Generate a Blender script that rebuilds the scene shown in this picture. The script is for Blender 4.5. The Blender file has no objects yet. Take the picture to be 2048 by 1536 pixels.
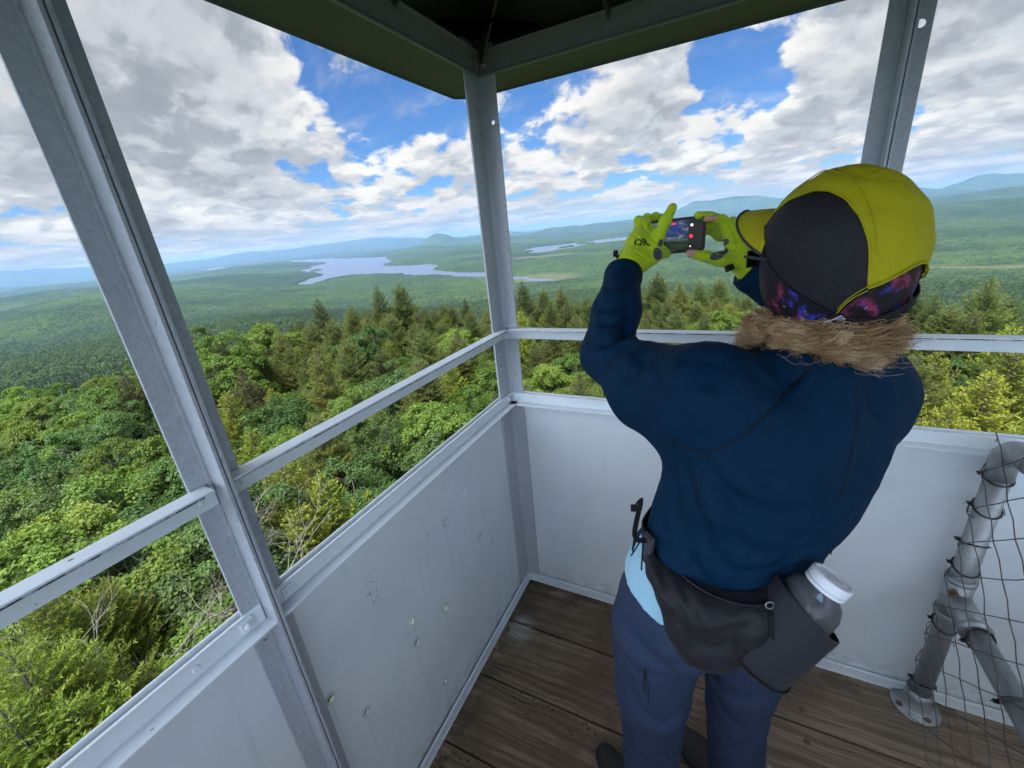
import bpy, math, random
import numpy as np
from mathutils import Matrix, Vector

SC = bpy.context.scene
COL = SC.collection
PI = math.pi
rad = math.radians
V3 = lambda *a: np.array(a, float)

# ------------------------------------------------------------------ camera
CAM = V3(0.7349, -1.3642, 1.5523)
YAW, PIT, ROL, FPX = 0.4858, -0.3533, -0.0988, 830.4
F_ = V3(-math.sin(YAW) * math.cos(PIT), math.cos(YAW) * math.cos(PIT), math.sin(PIT))
r_ = V3(math.cos(YAW), math.sin(YAW), 0)
u_ = np.cross(r_, F_)
R_ = r_ * math.cos(ROL) + u_ * math.sin(ROL)
U_ = -r_ * math.sin(ROL) + u_ * math.cos(ROL)
cd = bpy.data.cameras.new('camera')
cd.sensor_width = 36.0
cd.lens = FPX / 2048 * 36.0
cd.clip_start = 0.02
cd.clip_end = 300000.0
cam = bpy.data.objects.new('camera', cd)
COL.objects.link(cam)
M = Matrix.Identity(4)
for i in range(3):
    M[i][0], M[i][1], M[i][2], M[i][3] = R_[i], U_[i], -F_[i], CAM[i]
cam.matrix_world = M
SC.camera = cam

# ------------------------------------------------------------------ render settings, exposure
SC.render.engine = 'CYCLES'
SC.view_settings.view_transform = 'Standard'
SC.view_settings.look = 'None'
SC.view_settings.gamma = 1.0
SC.view_settings.use_curve_mapping = False
SC.view_settings.exposure = 1.0
cy = SC.cycles
cy.use_denoising = True
try:
    cy.denoiser = 'OPENIMAGEDENOISE'
except Exception:
    pass
cy.max_bounces = 7
cy.diffuse_bounces = 4
cy.glossy_bounces = 3
cy.transmission_bounces = 4
cy.transparent_max_bounces = 8
cy.volume_bounces = 1
cy.sample_clamp_indirect = 8.0
cy.use_adaptive_sampling = True
cy.adaptive_threshold = 0.02

# ------------------------------------------------------------------ node helper
class NT:
    """tiny helper for node trees: values may be numbers, tuples or sockets"""
    def __init__(s, nt):
        s.nt = nt
    def _in(s, sock, v):
        if v is None:
            return
        if hasattr(v, 'is_output'):
            s.nt.links.new(v, sock)
        else:
            try:
                sock.default_value = v
            except Exception:
                sock.default_value = tuple(v) + (1.0,) if len(v) == 3 else v
    def node(s, t, ins=None, out=0, **kw):
        n = s.nt.nodes.new(t)
        for k, v in kw.items():
            setattr(n, k, v)
        for k, v in (ins or {}).items():
            s._in(n.inputs[k], v)
        return n.outputs[out] if out is not None else n
    def m(s, op, a, b=None, c=None, clamp=False):
        n = s.nt.nodes.new('ShaderNodeMath')
        n.operation = op
        n.use_clamp = clamp
        s._in(n.inputs[0], a)
        s._in(n.inputs[1], b)
        s._in(n.inputs[2], c)
        return n.outputs[0]
    def vm(s, op, a, b=None, scale=None):
        n = s.nt.nodes.new('ShaderNodeVectorMath')
        n.operation = op
        s._in(n.inputs[0], a)
        s._in(n.inputs[1], b)
        if scale is not None:
            s._in(n.inputs['Scale'], scale)
        return n.outputs['Value'] if op in ('DOT_PRODUCT', 'LENGTH', 'DISTANCE') else n.outputs[0]
    def comb(s, x, y, z):
        return s.node('ShaderNodeCombineXYZ', {0: x, 1: y, 2: z})
    def sep(s, v):
        n = s.node('ShaderNodeSeparateXYZ', {0: v}, out=None)
        return n.outputs
    def noise(s, vec, scale=5.0, detail=4.0, rough=0.5, dist=0.0, out=0, lac=2.0):
        return s.node('ShaderNodeTexNoise', {'Vector': vec, 'Scale': scale, 'Detail': detail, 'Roughness': rough,
                                             'Distortion': dist, 'Lacunarity': lac}, out=out)
    def ss(s, x, a, b, lo=0.0, hi=1.0):
        return s.node('ShaderNodeMapRange', {0: x, 1: a, 2: b, 3: lo, 4: hi}, interpolation_type='SMOOTHSTEP')
    def lin(s, x, a, b, lo=0.0, hi=1.0):
        return s.node('ShaderNodeMapRange', {0: x, 1: a, 2: b, 3: lo, 4: hi})
    def mix(s, f, a, b, mode='MIX'):
        n = s.nt.nodes.new('ShaderNodeMix')
        n.data_type = 'RGBA'
        n.blend_type = mode
        s._in(n.inputs[0], f)
        s._in(n.inputs[6], a if hasattr(a, 'is_output') else tuple(a)[:3] + (1.0,))
        s._in(n.inputs[7], b if hasattr(b, 'is_output') else tuple(b)[:3] + (1.0,))
        return n.outputs[2]
    def bump(s, h, strength=0.3, dist=0.01, normal=None):
        return s.node('ShaderNodeBump', {'Strength': strength, 'Distance': dist, 'Height': h, 'Normal': normal})

def srgb(r, g, b):
    f = lambda c: (c / 255 / 12.92) if c / 255 <= 0.04045 else ((c / 255 + 0.055) / 1.055) ** 2.4
    return (f(r), f(g), f(b))
# ------------------------------------------------------------------ world: Nishita sky with a field of cumulus
SUN_EL, SUN_AZ = rad(65), rad(178)      # azimuth clockwise from +Y
world = bpy.data.worlds.new('World')
SC.world = world
world.use_nodes = True
wt = world.node_tree
wt.nodes.clear()
W = NT(wt)
sky = wt.nodes.new('ShaderNodeTexSky')
sky.sky_type = 'NISHITA'
sky.sun_disc = False
sky.sun_elevation = SUN_EL
sky.sun_rotation = SUN_AZ
sky.altitude = 900
sky.air_density = 1.0
sky.dust_density = 0.6
sky.ozone_density = 2.2
D = W.node('ShaderNodeTexCoord', out=0)
D = W.vm('NORMALIZE', D)
dx, dy, dz = W.sep(D)
zz = W.m('MAXIMUM', dz, -0.02)
hl = W.m('MAXIMUM', W.m('SQRT', W.m('ADD', W.m('MULTIPLY', dx, dx), W.m('MULTIPLY', dy, dy))), 0.05)
den = W.m('MULTIPLY', hl, W.m('MULTIPLY', W.m('POWER', W.m('ADD', zz, 0.12), 0.58), 0.66))
P = W.comb(W.m('DIVIDE', dx, den), W.m('DIVIDE', dy, den), 0.0)

def azel(az, el):
    a, e = rad(az), rad(el)
    return (math.sin(a) * math.cos(e), math.cos(a) * math.cos(e), math.sin(e))
# openings (-) and banks (+) of the cloud deck, by compass direction and height
BLOBS = [
    # az, el, width(deg), amount
    (-46, 17, 3.4, -0.26), (-43, 14.2, 2.4, -0.24), (-38.5, 13.8, 2.8, -0.34), (-34, 15.2, 3.0, -0.36), (-31.5, 12.2, 1.8, -0.28), (-48, 12.3, 1.4, -0.20),
    (-51, 8.4, 1.8, -0.24), (-47.6, 8.3, 1.4, -0.24), (-41, 8.0, 1.6, -0.12), (-38, 18.5, 3, -0.1),
    (-25, 12.6, 1.9, -0.36), (-22, 14, 1.4, -0.22), (-26, 9.6, 1.2, -0.12),
    (-2.5, 15.6, 2.3, -0.34), (-0.5, 12.8, 1.5, -0.28), (3.4, 10.2, 1.7, -0.34), (-0.5, 7.6, 1.7, -0.14), (1.5, 15, 2, -0.25), (15, 6.2, 1.4, -0.2), (6, 13, 1.5, -0.1),
    (-59, 18, 11, 0.34), (-66, 10, 8, 0.22), (-9, 12, 4.2, 0.30), (9, 13, 4, 0.22), (17, 11, 8, 0.30), (-16, 9, 4, 0.14), (5, 6.2, 3, 0.20), (-33, 7, 5, 0.12), (-55, 5, 6, 0.14),
]
bias = 0.10
for az, el, wd, am in BLOBS:
    dt = W.vm('DOT_PRODUCT', D, azel(az, el))
    k = 1.0 / (1 - math.cos(rad(wd)))
    g = W.m('EXPONENT', W.m('MULTIPLY', W.m('SUBTRACT', dt, 1.0), k))
    bias = W.m('MULTIPLY_ADD', g, am, bias)

warp = W.noise(P, 4.0, 4, 0.55, out=1)
P2 = W.vm('ADD', P, W.vm('SCALE', W.vm('SUBTRACT', warp, (0.5, 0.5, 0.5)), scale=0.15))
def dens(p, octs=8.0):
    big = W.noise(p, 1.9, 1.0, 0.5)
    det = W.noise(p, 4.2, octs, 0.55)
    return W.m('ADD', W.m('MULTIPLY_ADD', big, 0.80, W.m('MULTIPLY', det, 1.05)), -0.925)
base = dens(P2)
d0 = W.m('ADD', base, bias)
# the same field a few steps further up the dome: tops come out bright, bases grey
b1 = dens(W.vm('SCALE', P2, scale=0.965), 5.0)
b2 = dens(W.vm('SCALE', P2, scale=0.91), 3.0)
b3 = dens(W.vm('SCALE', P2, scale=0.84), 2.0)
cover = W.ss(d0, -0.03, 0.12)
veil = W.m('MULTIPLY', W.ss(W.noise(W.vm('MULTIPLY', P2, (1.0, 2.2, 1.0)), 3.2, 6, 0.6), 0.46, 0.78), 0.32)
cover = W.m('MAXIMUM', cover, veil)
thick = W.ss(d0, 0.05, 0.60)
r1 = W.ss(W.m('SUBTRACT', base, b1), -0.07, 0.10)
r2 = W.ss(W.m('SUBTRACT', base, b2), -0.12, 0.15)
r3 = W.ss(W.m('SUBTRACT', base, b3), -0.18, 0.22)
lit = W.m('MULTIPLY_ADD', r1, 0.20, W.m('MULTIPLY_ADD', r2, 0.36, W.m('MULTIPLY_ADD', r3, 0.36, W.m('MULTIPLY_ADD', thick, -0.40, 0.18))))
edge = W.ss(d0, 0.02, 0.16, 0.10, 0.0)
lit = W.m('ADD', lit, edge)
low = W.ss(dz, 0.06, 0.20, 1.0, 0.0)
lit = W.m('MULTIPLY_ADD', low, 0.08, lit)
hi = W.ss(dz, 0.20, 0.34)
lit = W.m('MULTIPLY_ADD', hi, -0.16, lit)
cc = W.mix(W.ss(lit, -0.12, 0.55), (2.9, 3.15, 3.45), (4.9, 5.15, 5.4))
cc = W.mix(W.ss(lit, 0.48, 1.02), cc, (7.5, 7.4, 7.1))
cc = W.vm('SCALE', cc, scale=W.lin(W.noise(P2, 2.6, 4, 0.5), 0.25, 0.75, 0.86, 1.12))
# long thin layers near the horizon, seen edge on
Hs = W.comb(W.m('MULTIPLY', W.node('ShaderNodeMath', {0: dx, 1: dy}, operation='ARCTAN2'), 9.0), W.m('MULTIPLY', dz, 75.0), 0.0)
st = W.noise(Hs, 1.0, 6, 0.6, 0.8)
hz = W.ss(dz, 0.015, 0.085, 1.0, 0.0)
cc = W.mix(W.m('MULTIPLY', hz, 0.85), cc, W.mix(W.ss(st, 0.34, 0.68), (3.3, 4.0, 5.0), (6.6, 6.8, 7.0)))
skyc = W.vm('MULTIPLY', sky.outputs[0], (0.46, 0.76, 1.12))
cover = W.m('MAXIMUM', cover, W.m('MULTIPLY', hz, 0.85))
col = W.mix(cover, skyc, cc)
# added glow in the unseen sky behind the viewer, to light the cab interior
fill_dir = (math.sin(SUN_AZ) * math.cos(rad(30)), math.cos(SUN_AZ) * math.cos(rad(30)), math.sin(rad(30)))
fill_glow = W.ss(W.vm('DOT_PRODUCT', D, fill_dir), 0.0, 0.95)
col = W.vm('SCALE', col, scale=W.m('MULTIPLY_ADD', fill_glow, 4.5, 1.0))
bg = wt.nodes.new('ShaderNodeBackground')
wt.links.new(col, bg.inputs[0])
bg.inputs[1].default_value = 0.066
wo = wt.nodes.new('ShaderNodeOutputWorld')
wt.links.new(bg.outputs[0], wo.inputs[0])
world.cycles.sampling_method = 'MANUAL'
world.cycles.sample_map_resolution = 1024

sl = bpy.data.lights.new('sun', 'SUN')
sl.energy = 4.2
sl.angle = rad(16)
sl.color = (1.0, 0.95, 0.87)
sun = bpy.data.objects.new('sun', sl)
COL.objects.link(sun)
sd = V3(math.sin(SUN_AZ) * math.cos(SUN_EL), math.cos(SUN_AZ) * math.cos(SUN_EL), math.sin(SUN_EL))
sun.rotation_euler = Vector(sd).to_track_quat('Z', 'Y').to_euler()
# ------------------------------------------------------------------ mesh and object helpers
import bmesh
RNG = np.random.default_rng(7)
random.seed(7)

def tag(o, label=None, cat=None, group=None, kind=None):
    if label: o['label'] = label
    if cat: o['category'] = cat
    if group: o['group'] = group
    if kind: o['kind'] = kind
    return o

def empty(name, loc=(0, 0, 0), rz=0.0, parent=None):
    o = bpy.data.objects.new(name, None)
    o.empty_display_size = 0.1
    o.location = loc
    o.rotation_euler = (0, 0, rz)
    COL.objects.link(o)
    if parent: o.parent = parent
    return o

def link(name, me, mat=None, parent=None, smooth=False, bevel=0.0, sub=0):
    o = bpy.data.objects.new(name, me)
    COL.objects.link(o)
    if mat is not None:
        for mm in (mat if isinstance(mat, (list, tuple)) else [mat]):
            me.materials.append(mm)
    if smooth and len(me.polygons):
        me.polygons.foreach_set('use_smooth', np.ones(len(me.polygons), bool))
    if bevel:
        b = o.modifiers.new('bevel', 'BEVEL')
        b.width = bevel
        b.segments = 2
        b.limit_method = 'ANGLE'
    if sub:
        s = o.modifiers.new('sub', 'SUBSURF')
        s.levels = sub
        s.render_levels = sub
    if parent: adopt(o, parent)
    return o

def adopt(o, parent):
    """parent o, whose mesh is in world coordinates, without moving it"""
    o.parent = parent
    m = Matrix.Identity(4); p = parent
    while p is not None:
        m = p.matrix_basis @ m if p.parent is None else p.matrix_parent_inverse @ p.matrix_basis @ m
        p = p.parent
    o.matrix_parent_inverse = m.inverted()

def obj(name, bm, mat=None, parent=None, smooth=False, bevel=0.0, sub=0):
    me = bpy.data.meshes.new(name)
    bmesh.ops.recalc_face_normals(bm, faces=bm.faces)
    bm.to_mesh(me)
    bm.free()
    return link(name, me, mat, parent, smooth, bevel, sub)

def mesh_np(name, verts, quads=None, tris=None):
    """mesh from numpy arrays (quads and / or tris)"""
    me = bpy.data.meshes.new(name)
    v = np.asarray(verts, np.float32)
    me.vertices.add(len(v))
    me.vertices.foreach_set('co', v.ravel())
    loops, starts, tot = [], [], 0
    if quads is not None and len(quads):
        q = np.asarray(quads, np.int32)
        loops.append(q.ravel()); starts.append(np.arange(len(q)) * 4)
        tot = len(q) * 4
    if tris is not None and len(tris):
        t = np.asarray(tris, np.int32)
        loops.append(t.ravel()); starts.append(tot + np.arange(len(t)) * 3)
    L = np.concatenate(loops); S = np.concatenate(starts)
    me.loops.add(len(L)); me.loops.foreach_set('vertex_index', L.astype(np.int32))
    me.polygons.add(len(S)); me.polygons.foreach_set('loop_start', S.astype(np.int32))
    me.update(calc_edges=True)
    return me

def box(bm, lo, hi, mi=0):
    lo, hi = Vector(lo), Vector(hi)
    vs = [bm.verts.new((x, y, z)) for x in (lo.x, hi.x) for y in (lo.y, hi.y) for z in (lo.z, hi.z)]
    for f in ((0, 1, 3, 2), (4, 6, 7, 5), (0, 4, 5, 1), (2, 3, 7, 6), (0, 2, 6, 4), (1, 5, 7, 3)):
        bm.faces.new([vs[i] for i in f]).material_index = mi
    return vs

def obox(bm, c, ax, ay, az, mi=0):
    """box about centre c with half-axis vectors"""
    c, ax, ay, az = map(Vector, (c, ax, ay, az))
    vs = [bm.verts.new(c + ax * i + ay * j + az * k) for i in (-1, 1) for j in (-1, 1) for k in (-1, 1)]
    for f in ((0, 1, 3, 2), (4, 6, 7, 5), (0, 4, 5, 1), (2, 3, 7, 6), (0, 2, 6, 4), (1, 5, 7, 3)):
        bm.faces.new([vs[i] for i in f]).material_index = mi

def frames(pts):
    P = [Vector(p) for p in pts]
    T = []
    for i in range(len(P)):
        a = P[max(i - 1, 0)]; b = P[min(i + 1, len(P) - 1)]
        t = (b - a)
        T.append(t.normalized() if t.length > 1e-9 else Vector((0, 0, 1)))
    n = T[0].orthogonal().normalized()
    out = []
    for i, t in enumerate(T):
        n = (n - t * n.dot(t))
        n = n.normalized() if n.length > 1e-6 else t.orthogonal().normalized()
        out.append((P[i], t, n, t.cross(n)))
    return out

def tube(bm, pts, r, seg=10, cap=True, flat=None, mi=0):
    """swept tube; r number or list; flat = (w, h) for a strap-like section"""
    fr = frames(pts)
    rings = []
    for i, (p, t, n, b) in enumerate(fr):
        rr = r[i] if hasattr(r, '__len__') else r
        ring = []
        for k in range(seg):
            a = 2 * PI * k / seg
            if flat:
                q = p + n * (math.cos(a) * flat[0]) + b * (math.sin(a) * flat[1])
            else:
                q = p + n * (math.cos(a) * rr) + b * (math.sin(a) * rr)
            ring.append(bm.verts.new(q))
        rings.append(ring)
    for a, b in zip(rings, rings[1:]):
        for k in range(seg):
            bm.faces.new((a[k], a[(k + 1) % seg], b[(k + 1) % seg], b[k])).material_index = mi
    if cap:
        bm.faces.new(rings[0][::-1]).material_index = mi
        bm.faces.new(rings[-1]).material_index = mi

def lathe(bm, prof, c=(0, 0, 0), axis=(0, 0, 1), seg=24, mi=0):
    """prof: list of (r, h) along the axis from point c"""
    c, ax = Vector(c), Vector(axis).normalized()
    n = ax.orthogonal().normalized(); b = ax.cross(n)
    rings = []
    for r, h in prof:
        if r < 1e-6:
            rings.append([bm.verts.new(c + ax * h)])
        else:
            rings.append([bm.verts.new(c + ax * h + n * (math.cos(2 * PI * k / seg) * r) + b * (math.sin(2 * PI * k / seg) * r)) for k in range(seg)])
    for A, B in zip(rings, rings[1:]):
        for k in range(seg):
            k2 = (k + 1) % seg
            if len(A) == 1 and len(B) == 1: continue
            if len(A) == 1: f = (A[0], B[k2], B[k])
            elif len(B) == 1: f = (A[k], A[k2], B[0])
            else: f = (A[k], A[k2], B[k2], B[k])
            bm.faces.new(f).material_index = mi

def catmull(pts, n=8):
    P = [np.array(p, float) for p in pts]
    P = [2 * P[0] - P[1]] + P + [2 * P[-1] - P[-2]]
    out = []
    for i in range(1, len(P) - 2):
        for k in range(n):
            t = k / n
            a, b, c, d = P[i - 1:i + 3]
            out.append(0.5 * ((2 * b) + (c - a) * t + (2 * a - 5 * b + 4 * c - d) * t * t + (3 * b - a - 3 * c + d) * t ** 3))
    out.append(P[-2])
    return out

def plate(bm, o, ex, ey, w, h, th, holes=()):
    """thin plate: origin o, unit axes ex, ey, size w x h, thickness vector th (3D), round holes [(u, v, r)]"""
    o, ex, ey, th = map(Vector, (o, ex, ey, th))
    loops = [[(0, 0), (w, 0), (w, h), (0, h)]]
    for (u, v, r) in holes:
        if isinstance(r, tuple): rx, ry = r
        else: rx = ry = r
        loops.append([(u + rx * math.cos(2 * PI * k / 14), v + ry * math.sin(2 * PI * k / 14)) for k in range(14)])
    rims = []
    for side in (0, 1):
        edges, rv = [], []
        for lp in loops:
            vs = [bm.verts.new(o + ex * a + ey * b + th * side) for a, b in lp]
            rv.append(vs)
            edges += [bm.edges.new((vs[i], vs[(i + 1) % len(vs)])) for i in range(len(vs))]
        rims.append(rv)
        bmesh.ops.triangle_fill(bm, edges=edges, use_beauty=True, use_dissolve=False)
    for A, B in zip(*rims):
        for i in range(len(A)):
            j = (i + 1) % len(A)
            bm.faces.new((A[i], A[j], B[j], B[i]))

# ------------------------------------------------------------------ materials
MATS = {}
def material(name, build, rough=0.6, spec=0.5, metal=0.0, sheen=0.0, coat=0.0, trans=0.0):
    m = bpy.data.materials.new(name)
    m.use_nodes = True
    nt = m.node_tree
    nt.nodes.clear()
    N = NT(nt)
    b = nt.nodes.new('ShaderNodeBsdfPrincipled')
    b.inputs['Roughness'].default_value = rough
    b.inputs['Specular IOR Level'].default_value = spec
    b.inputs['Metallic'].default_value = metal
    b.inputs['Sheen Weight'].default_value = sheen
    b.inputs['Coat Weight'].default_value = coat
    b.inputs['Transmission Weight'].default_value = trans
    o = nt.nodes.new('ShaderNodeOutputMaterial')
    nt.links.new(b.outputs[0], o.inputs[0])
    geo = nt.nodes.new('ShaderNodeNewGeometry')
    tc = nt.nodes.new('ShaderNodeTexCoord')
    res = build(N, geo.outputs['Position'], tc.outputs['Object'], geo) or {}
    for k, v in res.items():
        N._in(b.inputs[k], v)
    MATS[name] = m
    return m

def plain(name, col, var=0.15, scale=30.0, bump=0.15, bdist=0.002, **kw):
    def f(N, P, O, g):
        n = N.noise(O, scale, 5, 0.6)
        n2 = N.noise(O, scale * 0.13, 3, 0.5)
        c = N.mix(N.m('MULTIPLY_ADD', n, 0.6, N.m('MULTIPLY', n2, 0.4)), tuple(x * (1 - var) for x in col), tuple(min(1, x * (1 + var)) for x in col))
        return {'Base Color': c, 'Normal': N.bump(n, bump, bdist)}
    return material(name, f, **kw)

def _paint(N, P, O, g):
    x, y, z = N.sep(P)
    n = N.noise(P, 260, 3, 0.7)                 # fine orange peel
    n2 = N.noise(P, 3.0, 5, 0.6)
    n3 = N.noise(N.comb(N.m('MULTIPLY', x, 22), N.m('MULTIPLY', y, 22), N.m('MULTIPLY', z, 2.5)), 1.0, 5, 0.65)   # runs
    base = N.mix(N.ss(n2, 0.3, 0.7), (0.64, 0.695, 0.715), (0.71, 0.765, 0.785))
    base = N.mix(N.m('MULTIPLY', N.ss(n3, 0.58, 0.8), 0.28), base, (0.36, 0.37, 0.37))
    sp = N.noise(P, 75, 2, 0.5)
    sp2 = N.noise(P, 7, 2, 0.5)
    chips = N.m('MULTIPLY', N.ss(sp, 0.735, 0.765), N.ss(sp2, 0.5, 0.62))
    base = N.mix(chips, base, (0.13, 0.10, 0.085))
    return {'Base Color': base, 'Normal': N.bump(N.m('MULTIPLY_ADD', n2, 2.0, N.m('MULTIPLY', n, 0.5)), 0.25, 0.0016),
            'Roughness': N.lin(n2, 0, 1, 0.36, 0.5)}
material('white_paint', _paint, spec=0.4)
def _panel(N, P, O, g):
    r = _paint(N, P, O, g)
    c = r['Base Color']
    x, y, z = N.sep(P)
    left = N.ss(x, 0.004, 0.008, 1, 0)
    wob = N.m('MULTIPLY_ADD', N.noise(P, 14, 3, 0.6), 0.014, -0.007)
    for u, h in ((0.340, 0.50), (0.259, 0.42), (0.590, 0.415), (0.736, 0.435), (0.657, 0.155), (1.01, 0.585), (0.94, 0.435), (0.515, 0.70)):
        d = N.m('ABSOLUTE', N.m('ADD', N.m('ADD', y, u), wob))
        st = N.m('MULTIPLY', N.ss(d, 0.0008, 0.0045, 1, 0), N.m('MULTIPLY', N.ss(z, h - 0.30, h - 0.01), N.ss(z, h, h + 0.004, 1, 0)))
        c = N.mix(N.m('MULTIPLY', N.m('MULTIPLY', st, left), 0.15), c, (0.22, 0.20, 0.17))
        dd = N.vm('LENGTH', N.comb(0.0, N.m('ADD', y, u), N.m('SUBTRACT', z, h + 0.006)))
        c = N.mix(N.m('MULTIPLY', N.m('MULTIPLY', N.ss(dd, 0.008, 0.020, 1, 0), left), 0.35), c, (0.16, 0.14, 0.12))
    sc = N.ss(N.vm('LENGTH', N.comb(0.0, N.m('MULTIPLY', N.m('ADD', y, 0.831), 2.6), N.m('SUBTRACT', z, 0.735))), 0.03, 0.06, 1, 0)
    marks = N.ss(N.noise(N.comb(0.0, N.m('MULTIPLY', y, 190), N.m('MULTIPLY', z, 70)), 1.0, 3, 0.6), 0.56, 0.63)
    c = N.mix(N.m('MULTIPLY', N.m('MULTIPLY', sc, marks), left), c, (0.10, 0.085, 0.08))
    rub = N.ss(N.noise(N.comb(N.m('MULTIPLY', x, 9), N.m('MULTIPLY', y, 9), N.m('MULTIPLY', z, 9)), 1.0, 6, 0.72), 0.60, 0.72)
    c = N.mix(N.m('MULTIPLY', rub, 0.22), c, (0.34, 0.35, 0.36))
    lowg = N.m('MULTIPLY', N.ss(z, 0.03, 0.14, 1, 0), N.ss(N.noise(P, 22, 4, 0.65), 0.4, 0.65))
    c = N.mix(N.m('MULTIPLY', lowg, 0.35), c, (0.20, 0.19, 0.15))
    ck = N.noise(N.comb(N.m('MULTIPLY', x, 60), N.m('MULTIPLY', y, 60), N.m('MULTIPLY', z, 160)), 1.0, 2, 0.5)
    ck = N.m('MULTIPLY', N.ss(ck, 0.74, 0.77), N.ss(N.noise(P, 4, 2, 0.5), 0.48, 0.6))
    c = N.mix(ck, c, (0.12, 0.10, 0.09))
    r['Base Color'] = c
    return r
material('panel_paint', _panel, spec=0.4)
def _postp(N, P, O, g):
    n = N.noise(P, 150, 4, 0.7); n2 = N.noise(P, 5, 4, 0.6); v = N.sep(N.node('ShaderNodeTexVoronoi', {'Vector': P, 'Scale': 160.0}, out=1))[0]
    c = N.mix(N.m('MULTIPLY_ADD', n, 0.4, N.m('MULTIPLY_ADD', n2, 0.3, N.m('MULTIPLY', v, 0.3))), (0.30, 0.325, 0.345), (0.52, 0.55, 0.585))
    chips = N.m('MULTIPLY', N.ss(N.noise(P, 80, 2, 0.5), 0.72, 0.75), N.ss(N.noise(P, 9, 2, 0.5), 0.5, 0.6))
    c = N.mix(chips, c, (0.10, 0.08, 0.07))
    return {'Base Color': c, 'Normal': N.bump(n, 0.35, 0.0015)}
material('post_paint', _postp, rough=0.45)

def _edge(N, P, O, g):
    n = N.noise(P, 45, 4, 0.7)
    n2 = N.noise(P, 6, 2, 0.5)
    f = N.m('MULTIPLY', N.ss(n, 0.42, 0.55), N.ss(n2, 0.3, 0.5))
    return {'Base Color': N.mix(f, (0.42, 0.44, 0.47), (0.05, 0.055, 0.06)), 'Normal': N.bump(n, 0.3, 0.001)}
material('chipped_edge', _edge, rough=0.6)

def _roofin(N, P, O, g):
    n = N.noise(P, 14, 5, 0.6)
    n2 = N.noise(P, 1.6, 3, 0.5)
    return {'Base Color': N.mix(N.m('MULTIPLY_ADD', n, .4, N.m('MULTIPLY', n2, .6)), (0.045, 0.06, 0.05), (0.09, 0.115, 0.095)),
            'Normal': N.bump(n, 0.2, 0.002)}
material('dark_roof', _roofin, rough=0.5)
plain('black_steel', (0.03, 0.033, 0.035), 0.3, 40, 0.2, rough=0.55)
plain('dull_paint', (0.20, 0.22, 0.225), 0.15, 60, 0.2, rough=0.5)

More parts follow.
